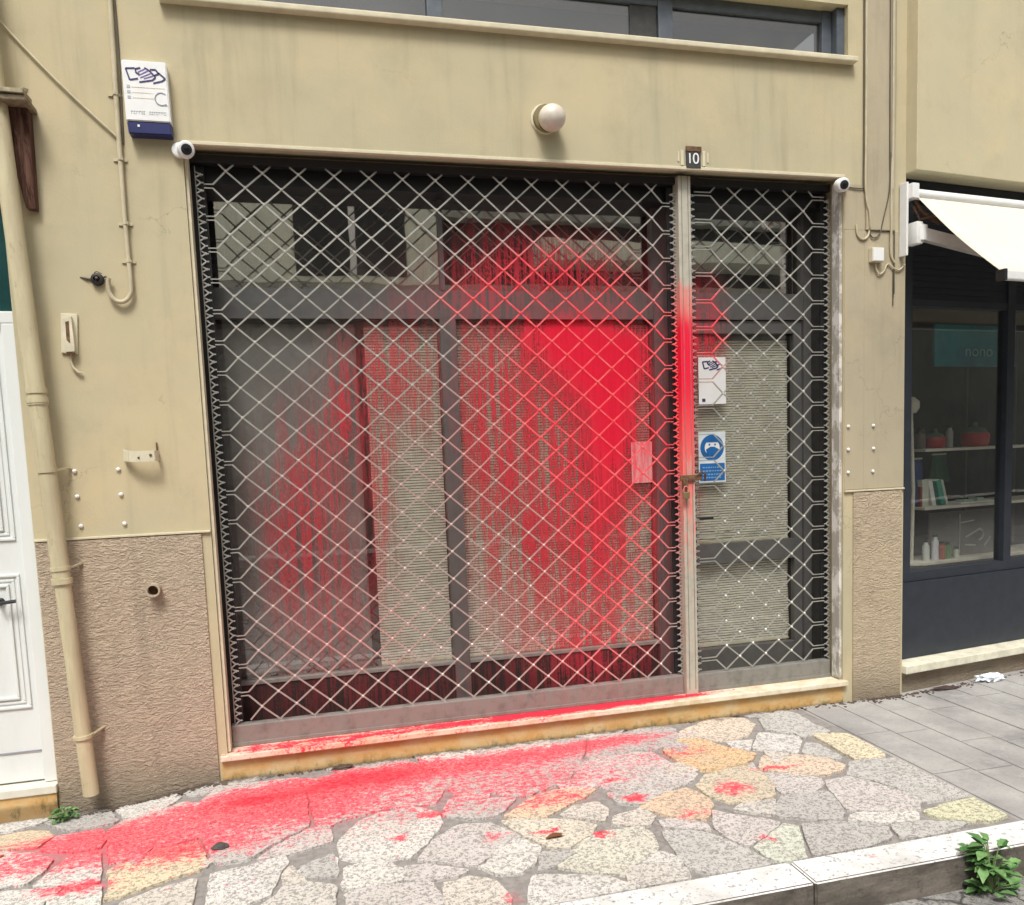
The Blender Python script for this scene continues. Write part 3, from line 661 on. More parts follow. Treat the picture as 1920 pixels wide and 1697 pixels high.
# door
b = MB(); b.box(2.514, 2.60, .285, .325, .135, 2.200).box(3.262, 3.313, .285, .325, .135, 2.200).box(2.60, 3.262, .286, .324, 2.13, 2.200).box(2.60, 3.262, .286, .324, .815, .93).box(2.60, 3.262, .286, .324, .135, .31)
door = b.build('door', M_FRAME, B)
b = MB(); b.box(2.60, 3.262, .298, .303, .93, 2.13); b.build('pane', M_GLASS, door)
b = MB(); b.box(2.60, 3.262, .298, .303, .31, .815); b.build('pane', M_GLASS, door)
b = MB(); b.box(2.57, 2.60, .270, .284, 1.00, 1.17, .003).tube([(2.585, .275, 1.09), (2.585, .235, 1.09), (2.60, .228, 1.09), (2.70, .228, 1.088)], .009); b.build('handle', M_BLACK, door, True)
# interior
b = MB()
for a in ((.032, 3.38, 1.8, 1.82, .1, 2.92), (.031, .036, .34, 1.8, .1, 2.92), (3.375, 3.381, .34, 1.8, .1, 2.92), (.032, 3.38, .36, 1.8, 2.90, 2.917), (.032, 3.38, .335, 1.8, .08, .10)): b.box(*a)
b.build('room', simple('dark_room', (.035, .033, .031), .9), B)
b = MB(); b.box(.002, 3.409, .6, .62, 3.4, 3.9).box(.002, 3.409, .13, .6, 3.46, 3.49).box(.002, 3.409, .13, .6, 3.81, 3.83); b.build('upper_room', simple('upper_room_grey', (.10, .105, .105), .9), B)

# ---------------------------------------------------------- blinds behind the glass (each one can be taken down)
def blind_mat():
    s = NT('slatted_blind', .8, spec=.2); p = s.pos()
    n = s.noise(s.scale(p, (9, 9, 66)), 1, 4, .7)
    c = s.mix(s.ramp(n, .35, .65), (.80, .77, .66), (.58, .56, .48)); c = s.mix(s.ramp(s.noise(s.scale(p, (14, 14, 66)), 1, 3, .7), .60, .7, 0, .7), c, (.16, .15, .12))
    s.color(c); return s.m
BL = blind_mat()
def blind(x0, x1, z0, z1, y=.345, wav=0, label='', cat='window blind'):
    root = empty('slatted_blind', ((x0 + x1) / 2, y, z0), label=label, cat=cat, group='slatted blinds behind the shop glass')
    bm = bmesh.new(); z = z0; pit = .0145; n = 8
    prev = None; k = 0
    while z < z1 - 1e-4:
        for dz, dy in ((0, .004), (.001, 0), (.0100, 0), (.0110, .003)):
            row = []
            for i in range(n + 1):
                x = x0 + (x1 - x0) * i / n
                yy = y + dy + wav * noise.noise(Vector((x * 5, z * 6, 3))) + .001 * noise.noise(Vector((x * 9, k, 1)))
                row.append(bm.verts.new((x - root.location.x, yy - root.location.y, z + dz * (min(z1 - z, pit) / pit) - z0)))
            if prev and dz:
                for i in range(n): bm.faces.new((prev[i], prev[i + 1], row[i + 1], row[i]))
            prev = row
        z += pit; k += 1
    r = MB(); r.bm.free(); r.bm = bm; o = r.build('slats', BL, root, rec=False)
    o.modifiers.new('thickness', 'SOLIDIFY').thickness = .002
    b = MB(); b.box(-(x1 - x0) / 2, (x1 - x0) / 2, -.008, .012, -.012, 0, .002); b.build('bottom_bar', M_CREAM, root)
    b = MB(); 
    for xx in (.28, .75): b.tube([(-(x1 - x0) / 2 + (x1 - x0) * xx, -.004, 0), (-(x1 - x0) / 2 + (x1 - x0) * xx, -.004, z1 - z0)], .0012, 5)
    b.build_each('cord', M_CABLE, root)
    return root
blind(.80, 1.180, .405, 2.175, label='narrow pale slatted blind left of the middle post, lightly splashed red')
blind(1.275, 2.372, .40, 2.185, label='wide slatted blind behind the thickest red paint and drips')
blind(2.605, 3.255, .94, 2.10, label='slatted blind in the upper glass of the door, behind the two stickers')
blind(2.605, 3.255, .325, .81, wav=.02, label='rumpled blind in the lower glass of the door, under the lock rail')
def board_mat():
    s = NT('grey_sheet', .7); p = s.pos()
    c = s.mix(s.ramp(s.noise(p, 2.2, 4, .6), .3, .7), (.17, .17, .172), (.27, .27, .27)); c = s.mix(s.ramp(s.noise(s.scale(p, (3, 3, 9)), 1, 5, .7, 1.0), .5, .75, 0, .35), c, (.30, .31, .30))
    s.color(c); s.bump(s.noise(s.scale(p, (5, 5, 3)), 1, 4, .6, .8), .8, .03); return s.m
b = MB()
for i in range(24):
    for j in range(60):
        def q(i, j):
            x, z = .04 + .715 * i / 24, .39 + 1.80 * j / 60
            return (x, .36 + .012 * noise.noise(Vector((x * 4, z * 3, 0))), z)
        b.poly([q(i, j), q(i + 1, j), q(i + 1, j + 1), q(i, j + 1)])
bmesh.ops.remove_doubles(b.bm, verts=b.bm.verts, dist=1e-5)
o = b.build('covering_sheet', board_mat(), None, True); o.modifiers.new('thickness', 'SOLIDIFY').thickness = .004
tag(o, 'grey sheet hung behind the left display window, left of the narrow blind', 'sheet')

# ============================================================ THE FOLDING GRILLES
def grille(name, x0, hp, n, za, even_off, edgeL, edgeR, label, extra=None):
    """x0: virtual first node column, hp: half pitch, za: node height on the first inner column"""
    root = empty(name, (x0, .10, .13), label=label, cat='folding grille', group='folding security grilles')
    P = .1402; zb, zt = .236, 2.868; y = .10
    z_of = lambda i: za - (P / 2 if i % 2 == 0 else 0) if not even_off else za + (0 if i % 2 == 0 else -P / 2)
    b = MB(); rv = []
    W, T = .0076, .0035
    sag = lambda x, z: .0022 * noise.noise(Vector((x * 2.3, z * 1.7, 5)))
    jx = lambda x, z: .0035 * noise.noise(Vector((x * 3.1, z * 2.7, 15))); jz = lambda x, z: .0045 * noise.noise(Vector((x * 2.9, z * 3.3, 25)))
    def pt(i, z, end=0, s=0):
        x = x0 + hp * i
        if end: return Vector((x + end * .022, y + sag(x, z), z + s * .0085 + jz(x, z)))
        return Vector((x + jx(x, z), y + sag(x, z), z + jz(x, z)))
    def seg(a, c, fam):
        if a.z > c.z: a, c = c, a
        if a.z < zb:
            if c.z <= zb: return
            a = a.lerp(c, (zb - a.z) / (c.z - a.z))
        if c.z > zt:
            if a.z >= zt: return
            c = a.lerp(c, (zt - a.z) / (c.z - a.z))
        off = Vector((0, .0022 * fam, 0)); b.bar(a + off, c + off, W, T)
    k0 = -1
    for i in range(n):
        zi = z_of(i)
        for k in range(-2, 22):
            z = zi - P * k
            for sgn in (1, -1):
                a = pt(i, z, 1 if i == 0 else 0, sgn) if i == 0 else pt(i, z)
                zz = z + sgn * P / 2
                c = pt(i + 1, zz, -1, -sgn) if i + 1 == n else pt(i + 1, zz)
                seg(a, c, sgn)
            if 0 < i and zb + .015 < z < zt: rv.append(pt(i, z))
    for i, end, ex in ((0, 1, edgeL), (n, -1, edgeR)):
        zi = z_of(i)
        for k in range(-1, 21):
            z = zi - P * k
            if not (zb + .01 < z < zt - .01): continue
            for s in (1, -1):
                p = pt(i, z, end, s); b.bar(p, Vector((ex, p.y, p.z)), T * 1.3, W * .8)
    nf_ = len(b.bm.faces)
    for p in rv: b.lathe([(.0068, .0), (.0068, -.005), (.004, -.0075)], (p.x, p.y - .0035, p.z), 'y', 8)
    for i_, f_ in enumerate(b.bm.faces): f_.material_index = 1 if i_ >= nf_ else 0
    lat = b.build('lattice', M_MESH, root); lat.data.materials.append(M_RIVET); rel(lat, root)
    # the links bunched along each edge
    for ex, sgn in ((edgeL, -1), (edgeR, 1)):
        b = MB(); z = .255; k = 0
        while z < 2.85:
            d = .013 if k % 2 else .018; e1 = ex + sgn * .012; e2 = ex + sgn * .034
            b.bar((e1, .099, z), (e2, .102, z + d), .006, .005).bar((e1, .100, z), (e2, .097, z - d), .006, .005).bar((ex, .099, z), (e1, .099, z), .006, .005)
            if k % 2: b.lathe([(.006, .094), (.006, .105)], (e1, 0, z), 'y', 8)
            z += .0351; k += 1
        b.bar((ex + sgn * .036, .112, .24), (ex + sgn * .036, .112, 2.86), .004, .004)
        e = b.build('edge_links', M_SPIKE, root); rel(e, root)
    return root
g1 = grille('folding_grille', .114, .0811, 28, 2.695, False, .098, 2.405, 'wide diamond lattice grille across the display windows, paint-covered right of centre')
g2 = grille('folding_grille', 2.619, .0829, 8, 2.691, True, 2.548, 3.332, 'narrow diamond lattice grille in front of the door, right of the painted post')
b = MB(); b.box(.046, 2.432, .085, .135, .131, .236, .006); b.box(.046, 2.432, .080, .090, .131, .150, .002); o = b.build('bottom_rail', M_RAIL, g1); rel(o, g1)
b = MB(); b.box(2.508, 3.362, .085, .135, .131, .232, .006); b.box(2.508, 3.362, .080, .090, .131, .150, .002); o = b.build('bottom_rail', M_RAIL, g2); rel(o, g2)
for g, x0, x1 in ((g1, .046, 2.432), (g2, 2.508, 3.362)):
    b = MB(); b.box(x0, x1, .085, .135, 2.868, 2.904, .003); o = b.build('top_rail', M_BLACK, g); rel(o, g)
b = MB(); b.box(.046, .100, .125, .138, .238, 2.866); o = b.build('side_channel', M_BLACK, g1); rel(o, g1)
b = MB(); b.box(2.400, 2.434, .125, .138, .238, 2.866); o = b.build('side_channel', M_BLACK, g1); rel(o, g1)
b = MB(); b.box(2.508, 2.545, .125, .138, .238, 2.866); o = b.build('side_channel', M_BLACK, g2); rel(o, g2)
b = MB(); b.box(3.330, 3.364, .125, .138, .238, 2.866); o = b.build('side_channel', M_BLACK, g2); rel(o, g2)
b = MB(); b.box(2.435, 2.506, .055, .125, .1305, 2.903, .005)
o = b.build('closing_post', M_POST, g1); rel(o, g1)
b = MB(); b.bar((2.453, .0535, .16), (2.453, .0535, 2.90), .0025, .003).bar((2.489, .0535, .16), (2.489, .0535, 2.90), .0025, .003); o = b.build('post_groove', M_RAIL, g1); rel(o, g1)
b = MB(); b.box(2.415, 2.54, .040, .054, 1.315, 1.345, .003).box(2.425, 2.452, .030, .054, 1.27, 1.33, .004).tube([(2.50, .045, 1.335), (2.53, .03, 1.36), (2.56, .04, 1.345), (2.565, .06, 1.31)], .006, 8); o = b.build('hasp', M_RUST, g1, True); rel(o, g1)
pl = empty('padlock', (2.437, .028, 1.265), label='small worn padlock hanging on the hasp of the painted post', cat='padlock')
b = MB(); b.box(-.019, .019, -.009, .009, -.045, -.008, .004); b.build('lock_body', simple('worn_brass', (.30, .22, .12), .45, .6, .3), pl)
b = MB(); b.tube([(-.012, 0, -.01), (-.012, 0, .012), (-.006, 0, .021), (.006, 0, .021), (.012, 0, .012), (.012, 0, -.01)], .0032, 8); b.build('shackle', M_MESH, pl, True)
# ============================================================ THINGS ON THE WALL
def loop_pts(c, r, a0, a1, n, y):
    return [(c[0] + r * math.cos(R(a0 + (a1 - a0) * i / n)), y, c[1] + r * math.sin(R(a0 + (a1 - a0) * i / n))) for i in range(n + 1)]
def stroke(b, pts, wd, y, th=.0012):
    for a, c in zip(pts, pts[1:]): b.bar((a[0], y, a[1]), (c[0], y, c[1]), wd, th)
EMB = [[(300, 278), (165, 288), (213, 458), (335, 432)], [(380, 268), (305, 290), (312, 345), (360, 368)], [(440, 262), (520, 310), (595, 400), (545, 445), (350, 485)],
       [(520, 285), (605, 283), (645, 345), (575, 372)], [(640, 325), (738, 412), (690, 450), (555, 490)]]
HATCH = [[(345, 385), (500, 300)], [(370, 418), (535, 338)], [(420, 430), (560, 378)], [(340, 335), (440, 285)]]
def logo(b, ox, oz, w, y, wd, strokes=None):
    """overlapping open rectangles; ox, oz = upper left corner, w = width of the whole emblem"""
    k = w / 573
    for st in strokes or EMB: stroke(b, [(ox + (x - 165) * k, oz - (z - 262) * k) for x, z in st], wd, y)
# ---- alarm box
A = empty('alarm_box', (-.092, 0, 3.075), label='white alarm siren box with navy base and bracket-shaped emblem, above the left camera', cat='alarm box')
b = MB(); b.prism([(-.088, -.098), (.090, -.098), (.088, .150), (-.090, .150)], -.062, -.001); bmesh.ops.bevel(b.bm, geom=b.bm.edges[:], offset=.004, segments=2, affect='EDGES'); b.build('cover', M_WHITE, A)
b = MB(); b.prism([(-.083, -.150), (.090, -.150), (.0895, -.0985), (-.0865, -.0985)], -.058, -.001); bmesh.ops.bevel(b.bm, geom=b.bm.edges[:], offset=.004, segments=2, affect='EDGES'); nb = b.build('strobe_base', M_NAVY, A)
b = MB(); b.box(-.045, -.036, -.0605, -.0582, -.122, -.113); b.build('indicator_lamp', M_WHITE, nb)
b = MB(); logo(b, -.074, .121, .155, -.0632, .0062); e_ = b.build('emblem', M_INK, A)
b = MB(); logo(b, -.074, .121, .155, -.0628, .0045, HATCH); b.build('emblem_hatching', simple('violet_ink', (.20, .14, .38), .6), e_)
b = MB()
for k, (zz) in enumerate((.040, .018, -.004)):
    b.box(-.075, -.062, -.0632, -.0622, zz - .005, zz + .007)
b.build('bullet_marks', simple('soft_grey_ink', (.42, .42, .46), .6), A)
rr = random.Random(5)
b = MB()
for zz, x1 in ((.040, .075), (.018, .028), (-.004, .030)):
    x = -.055
    while x < x1:
        l = rr.uniform(.004, .010); b.box(x, min(x + l, x1), -.0632, -.0622, zz - .0015, zz + .0015); x += l + .0025
b.build('small_print', simple('faint_ochre_ink', (.70, .60, .44), .6), A)
b = MB(); stroke(b, [(p[0], p[2]) for p in loop_pts((.060, -.004), .026, 50, 310, 16, 0)], .004, -.0632); b.bar((.072, -.0632, -.030), (.080, -.0632, -.026), .007, .001); b.build('ring_mark', M_GREYINK, A)
b = MB(); x = -.066
while x < .07:
    l = rr.uniform(.004, .008)
    if not (-.01 < x < .004):
        b.box(x, x + .0015, -.0632, -.0622, -.070, -.058); b.box(x, x + l, -.0632, -.0622, -.060, -.058)
        if rr.random() < .5: b.box(x, x + l, -.0632, -.0622, -.070, -.068)
    x += l + .003
b.build('phone_line', bpy.data.materials['soft_grey_ink'], A)
# ---- two cameras
def camera_unit(x, z, label, s=1):
    c = empty('security_camera', (x, 0, z), label=label, cat='security camera', group='small white security cameras at the opening corners')
    b = MB(); b.lathe([(.030, -.001), (.032, -.006), (.030, -.026), (.020, -.030)], (-.018 * s, 0, .004), 'y', 24); b.build('mount', M_WHITE, c, True)
    b = MB(); b.lathe([(.012, .0), (.034, .004), (.036, .018), (.036, .048), (.031, .058), (.024, .060)], (0, 0, 0), 'y', 28)
    h = b.build('housing', M_WHITE, c, True); h.location = (.008 * s, -.028, 0); h.rotation_euler = (R(-14), 0, R(180 + 12 * s))
    b = MB(); b.lathe([(.0225, .0602), (.0225, .063), (.019, .064)], (0, 0, 0), 'y', 24); l = b.build('lens_plate', M_BLACK, h, True)
    b = MB(); b.lathe([(.009, .0642), (.008, .068), (.003, .070)], (0, 0, 0), 'y', 16); b.build('lens', M_LENS, h, True)
    return c
camera_unit(.036, 2.875, 'white round camera at the top left corner of the opening, under the alarm box')
camera_unit(3.345, 2.862, 'white round camera at the top right corner of the opening, beside the pilaster', -1)
# ---- globe lamp
g = empty('globe_lamp', (1.712, 0, 3.105), label='unlit white globe wall lamp on the beige band over the grille', cat='wall lamp')
b = MB(); b.lathe([(.071, -.0005), (.071, -.006), (.064, -.010)], (-.008, 0, .010), 'y', 36); b.build('base_ring', M_TRIM, g, True)
b = MB(); b.lathe([(.0635, -.0101), (.0635, -.030), (.050, -.034)], (-.006, 0, .008), 'y', 36); b.build('gasket', simple('old_gasket', (.20, .16, .07), .8), g, True)
b = MB(); b.bm.free(); b.bm = bmesh.new(); bmesh.ops.create_uvsphere(b.bm, u_segments=36, v_segments=24, radius=.066)
def opal():
    s = NT('opal_glass', .28, (.74, .70, .62), spec=.5); p = s.obj(); s.color(s.mix(s.ramp(s.noise(p, 14, 4, .6), .4, .7, 0, .5), (.68, .61, .52), (.50, .43, .35))); return s.m
o = b.build('globe', opal(), g, True); o.location = (.008, -.074, -.010); o.scale = (1, .95, .93)
# ---- house number
h = empty('house_number', (2.493, 0, 2.972), label='small dark house number plate reading 10 above the painted post', cat='house number')
b = MB(); b.box(-.040, .040, -.010, -.0005, -.050, .052, .001); b.build('plate', simple('dark_plate', (.045, .045, .045), .5), h)
b = MB(); b.box(-.044, .044, -.0125, -.0102, .030, .054); b.build('rusty_edge', M_RUST, h)
text('1', .072, (-.022, -.0115, -.008), M_WHITE, h, 'digit'); text('0', .078, (.012, -.0115, -.008), M_WHITE, h, 'digit', depth=.001)
b = MB(); b.box(-.068, -.052, -.006, -.0005, -.040, .036, .002).box(.052, .068, -.006, -.0005, -.040, .036, .002).box(-.085, -.076, -.004, -.0005, -.02, .030, .001).box(.080, .088, -.004, -.0005, -.02, .030, .001); b.build_each('side_mount', M_TRIM, h)

# ---- left pillar: conduit, cable, bell, intercom, bracket, pipe stub, plugs, downpipe, corbel
c = empty('conduit', (-.22, 0, 2.2), label='thin beige conduit down the left pillar ending in a J-shaped hook', cat='conduit')
pts = [(-.214, -.016, 7), (-.214, -.016, 3.49), (-.222, -.016, 3.05), (-.224, -.016, 2.84), (-.226, -.018, 2.6), (-.224, -.018, 2.42), (-.222, -.020, 2.33)] + [(-.222 - .046 + .046 * math.cos(R(-a)), -.022, 2.285 + .062 * math.sin(R(-a))) for a in range(0, 190, 15)] + [(-.312, -.024, 2.31), (-.308, -.026, 2.325)]
b = MB(); b.tube(pts, [.0105 if p[2] > 2.82 and i < 4 else .0095 for i, p in enumerate(pts)], 10); o = b.build('pipe', M_CABLE, c, True); rel(o, c)
b = MB()
for z in (3.10, 2.83, 2.56, 2.40): b.prism([(-.255, -.001), (-.255, -.006), (-.236, -.008), (-.232, -.026), (-.222, -.031), (-.212, -.026), (-.209, -.008), (-.198, -.006), (-.198, -.001)], z - .006, z + .006, 'xy')
for o in b.build_each('clip', M_CABLE, c): rel(o, c)
b = MB(); b.tube([(-.198, -.006, 7), (-.198, -.006, 3.3), (-.204, -.006, 3.06), (-.210, -.006, 2.9)], .004, 6); tag(b.build('thin_cable', M_DCABLE, None, True), 'thin dark cable running up beside the conduit, left of the alarm box', 'cable')
b = MB(); P0, P1 = Vector((-.80, -.012, 3.56)), Vector((-.232, -.010, 2.925))
b.tube([P0.lerp(P1, t / 10) + Vector((0, 0, -.03 * math.sin(math.pi * t / 10))) for t in range(11)], .0048, 8)
tag(b.build('thin_cable', M_CABLE, None, True), 'slanting cable crossing the wall above the wooden corbel to the conduit', 'cable')
k = empty('old_doorbell', (-.358, 0, 2.322), label='broken black round bell fitting with wire ends, beside the conduit hook', cat='doorbell')
b = MB(); b.lathe([(.027, -.0005), (.027, -.008), (.024, -.022), (.014, -.024), (.012, -.014)], (0, 0, 0), 'y', 20); b.build('socket', M_BLACK, k, True)
b = MB(); b.lathe([(.006, -.018), (.006, -.028), (.003, -.030)], (0, 0, .003), 'y', 10); b.build('screw', M_RUST, k, True)
b = MB(); b.tube([(-.024, -.004, 0), (-.045, -.006, .003), (-.070, -.002, .010)], [.006, .005, .002], 6).tube([(.022, -.006, .008), (.035, -.010, .012), (.042, -.014, .004), (.046, -.020, -.008)], .004, 6).tube([(-.01, -.01, .026), (.0, -.014, .032), (.02, -.01, .024)], .0022, 6); b.build('wire', M_DCABLE, k, True)
k = empty('intercom_box', (-.488, 0, 2.09), rz=0, label='narrow cream box with broken front and dangling cable on the left pillar', cat='box')
b = MB(); b.box(-.033, .033, -.012, -.0005, -.085, .085, .003); p_ = b.build('back_plate', M_CREAM, k)
b = MB(); b.prism([(-.022, .055), (.014, .070), (.026, -.05), (.026, -.078), (-.006, -.082), (-.016, -.05)], -.036, -.012); b.build('cover', simple('aged_cream', (.64, .59, .43), .6, var=.2), k)
b = MB(); b.prism([(-.008, .045), (.006, .050), (.010, -.045), (-.004, -.03)], -.0375, -.0362).box(-.006, .024, -.034, -.014, -.088, -.0825); b.build('gap', M_RUST, k)
b = MB(); b.tube([(.005, -.012, -.085), (.004, -.012, -.115), (.014, -.012, -.145), (.034, -.014, -.165), (.048, -.012, -.168)], .006, 8); b.build('cable_tail', M_CABLE, k, True)
for o in k.children: o.rotation_euler.y = R(4)
k = empty('strap_bracket', (-.235, 0, 1.548), label='beige metal strap bracket bent out from the left pillar above the ledge', cat='bracket')
b = MB(); pts = [(-.075, 0, .010), (-.070, -.03, .006), (-.045, -.055, .002), (.0, -.066, 0), (.060, -.064, 0), (.066, -.05, 0), (.066, 0, 0)]
for a, d in zip(pts, pts[1:]): b.bar((a[0], a[1], a[2]), (d[0], d[1], d[2]), .048, .006, (d[1] - a[1], -(d[0] - a[0]), 0))
b.build('strap', M_CREAM, k)
b = MB(); b.lathe([(.006, -.0675), (.006, -.071), (.002, -.072)], (.045, 0, .004), 'y', 8).lathe([(.005, -.0675), (.005, -.070), (.002, -.071)], (-.005, 0, -.006), 'y', 8); b.build_each('screw', M_RUST, k); b = MB(); b.box(.060, .065, -.012, -.0005, .024, .060); b.build('nail', M_RUST, k)
k = empty('pipe_stub', (-.228, -.010, .945), label='short cut-off pipe sticking out of the rough plaster of the left pillar', cat='pipe stub')
b = MB(); n = 20
b.lathe([(.030, 0), (.030, -.052), (.023, -.052), (.023, -.008)], (0, 0, 0), 'y', n); o = b.build('tube', simple('plaster_pipe', (.40, .33, .24), .85, bump=.3), k, True)
b = MB(); b.lathe([(.0225, -.009), (.0225, -.012)], (0, 0, 0), 'y', n); b.build('plug', M_RUST, k)
def plug(x, z, label, grp):
    b = MB(); b.lathe([(.0085, 0), (.0095, -.004), (.007, -.009), (.003, -.011)], (0, 0, 0), 'y', 12)
    o = b.build('wall_plug', M_WHITE, None, True); o.location = (x, -.001, z); o.rotation_euler.y = random.random() * 3
    return tag(o, label, 'wall plug', grp)
rows = ['top', 'middle', 'bottom']
for i, (xa, xb, z) in enumerate(((-.518, -.340, 1.494), (-.516, -.338, 1.382), (-.512, -.333, 1.250))):
    plug(xa, z, f'white wall plug on the left pillar, {rows[i]} one beside the downpipe', 'white wall plugs on the left pillar')
    plug(xb, z, f'white wall plug on the left pillar, {rows[i]} one below the strap bracket', 'white wall plugs on the left pillar')
for i, (xa, xb, z) in enumerate(((3.40, 3.572, 1.576), (3.40, 3.574, 1.448), (3.40, 3.570, 1.320))):
    plug(xa + .01, z, f'white wall plug on the right pilaster, {rows[i]} one nearest the grille', 'white wall plugs on the right pilaster').location.y = -.006
    plug(xb, z, f'white wall plug on the right pilaster, {rows[i]} one in the middle of its face', 'white wall plugs on the right pilaster').location.y = -.006
# downpipe: leans a little
k = empty('downpipe', (-.545, -.09, .05), label='beige round downpipe in front of the left pillar beside the white door', cat='downpipe')
def dp(z): t = z / 2.9; return Vector((-.545 - .112 * t, -.085, z))
def pipemat():
    s = NT('weathered_pipe', .6, spec=.35); p = s.pos(); n = s.noise(s.scale(p, (20, 20, 2.5)), 1, 5, .65)
    c = s.mix(s.ramp(n, .35, .7), (.56, .50, .32), (.46, .395, .255)); c = s.mix(s.ramp(s.noise(s.scale(p, (30, 30, 12)), 1, 5, .7), .58, .75, 0, .55), c, (.22, .16, .09)); s.color(c); return s.m
M_PIPE = pipemat()
b = MB(); b.tube([dp(.05), dp(1.02)], .033, 20).tube([dp(1.0), dp(1.80)], .036, 20).tube([dp(1.78), dp(1.815), dp(7)], [.040, .0375, .0375], 20); o = b.build('pipe', M_PIPE, k, True); rel(o, k)
b = MB()
for z in (1.02, 1.80, 1.84): b.tube([dp(z - .012), dp(z + .012)], .042, 20)
for o in b.build_each('joint_collar', M_PIPE, k, True): rel(o, k)
for z in (1.075, 1.50, .32):
    b = MB(); q = dp(z); b.tube([dp(z - .008), dp(z + .008)], .0405, 20).bar(q + Vector((.03, .0, 0)), Vector((q.x + .068, -.004, z + .01)), .014, .006, (0, 0, 1))
    o = b.build('pipe_clamp', M_PIPE, k, True); rel(o, k)
# wooden corbel
def woodmat():
    s = NT('old_wood', .85, spec=.2); p = s.obj(); n = s.noise(s.scale(p, (70, 70, 4)), 1, 5, .7, .6); s.color(s.mix(s.ramp(n, .35, .65), (.045, .018, .012), (.16, .085, .06))); s.bump(n, .8, .008); return s.m
M_WOOD = woodmat()
k = empty('wooden_corbel', (-.60, 0, 3.0), label='dark old wooden corbel with a long tapering leg, top left of the wall', cat='corbel')
b = MB(); b.prism([(-.065, .0), (.045, .0), (.036, -.40), (-.004, -.395)], -.07, -.001); 
for v in b.bm.verts:
    if v.co.z < -.3: v.co.y = v.co.y * .5
bmesh.ops.bevel(b.bm, geom=b.bm.edges[:], offset=.003, segments=1, affect='EDGES'); b.build('long_leg', M_WOOD, k)
b = MB(); b.prism([(-.125, .0), (-.068, .0), (-.040, -.18), (-.075, -.175)], -.11, -.02); b.build('short_leg', M_WOOD, k)
b = MB(); b.box(-.19, .062, -.145, -.001, .0005, .022, .004); b.build('top_board', simple('grey_wood', (.20, .155, .10), .85, var=.4, scale=40, bump=.5), k)
b = MB(); b.bar((-.18, -.10, .040), (.058, -.10, .034), .11, .016, (0, 0, 1)).bar((-.01, -.05, .064), (.06, -.12, .05), .02, .014, (0, 0, 1)); b.build('cap_board', simple('pale_grey_wood', (.36, .31, .20), .85, var=.4, scale=40, bump=.5), k)
# ---- right pilaster: cables, junction box
def cable(pts, r, mat, label, cat='cable'):
    sm = []
    for i in range(len(pts) - 1):
        p0, p1, p2, p3 = [Vector(pts[max(0, min(len(pts) - 1, i + k))]) for k in (-1, 0, 1, 2)]
        if (p2 - p1).length > 1: sm.append(p1); continue
        for t in (0, .25, .5, .75): sm.append(.5 * ((2 * p1) + (p2 - p0).normalized() * (p2 - p1).length * 0 + (p2 - p0) * t + (2 * p0 - 5 * p1 + 4 * p2 - p3) * t * t + (3 * p1 - p0 - 3 * p2 + p3) * t ** 3))
    sm.append(Vector(pts[-1])); b = MB(); b.tube(sm, r, 7); return tag(b.build('wall_cable', mat, None, True), label, cat)
cable([(3.508, -.020, 7), (3.508, -.020, 3.4), (3.506, -.020, 2.95), (3.512, -.020, 2.80), (3.53, -.022, 2.73), (3.535, -.022, 2.66)] + [(3.497 + .040 * math.cos(R(-a)), -.012, 2.64 + .05 * math.sin(R(-a))) for a in range(0, 181, 20)] + [(3.455, -.010, 2.67)], .0055, M_CABLE, 'beige cable down the left side of the pilaster ending in a hook below the seam')
cable([(3.500, -.010, 7), (3.502, -.010, 3.4), (3.500, -.010, 2.9), (3.50, -.010, 2.86), (3.40, -.008, 2.862)], .0035, M_DCABLE, 'thin dark cable down the pilaster turning left at the opening corner')
cable([(3.655, -.020, 7), (3.657, -.021, 3.3), (3.662, -.021, 3.05), (3.655, -.022, 2.85), (3.62, -.020, 2.70), (3.60, -.014, 2.62), (3.56, -.012, 2.60), (3.535, -.012, 2.64), (3.53, -.012, 2.72)], .0035, M_DCABLE, 'dark cable sagging across the pilaster above the junction box')
cable([(3.676, -.022, 7), (3.676, -.022, 3.15), (3.672, -.022, 3.02), (3.668, -.022, 2.80), (3.67, -.022, 2.66), (3.672, -.016, 2.55), (3.68, -.012, 2.50), (3.70, -.012, 2.47)], .0065, M_CABLE, 'pale cable down the right side of the pilaster to below the junction box')
cable([(3.70, -.010, 7), (3.70, -.010, 3.5), (3.698, -.010, 3.0), (3.70, -.010, 2.3)], .0035, M_DCABLE, 'thin dark cable along the right edge of the pilaster')
cable([(3.575, -.014, 2.47), (3.58, -.016, 2.43), (3.60, -.016, 2.405), (3.63, -.014, 2.42), (3.655, -.012, 2.46), (3.69, -.014, 2.44), (3.73, -.014, 2.43), (3.765, -.016, 2.46)], .0045, M_CABLE, 'loop of cable hanging under the junction box')
b = MB()
for i in range(22): b.lathe([(.004, -.002), (.004, .002)], (3.694, -.010, 2.43 - i * .009), 'z', 6)
tag(b.build('hanging_chain', M_DCABLE), 'thin chain hanging below the cable loop on the pilaster', 'chain')
k = empty('junction_box', (3.574, -.005, 2.505), label='small white square junction box on the right pilaster', cat='junction box')
b = MB(); b.box(-.037, .037, -.032, -.0005, -.038, .038, .004); b.build('box_body', M_CREAM, k)
b = MB(); b.box(-.034, .034, -.037, -.0325, -.035, .035, .002); b.build('lid', M_WHITE, k)

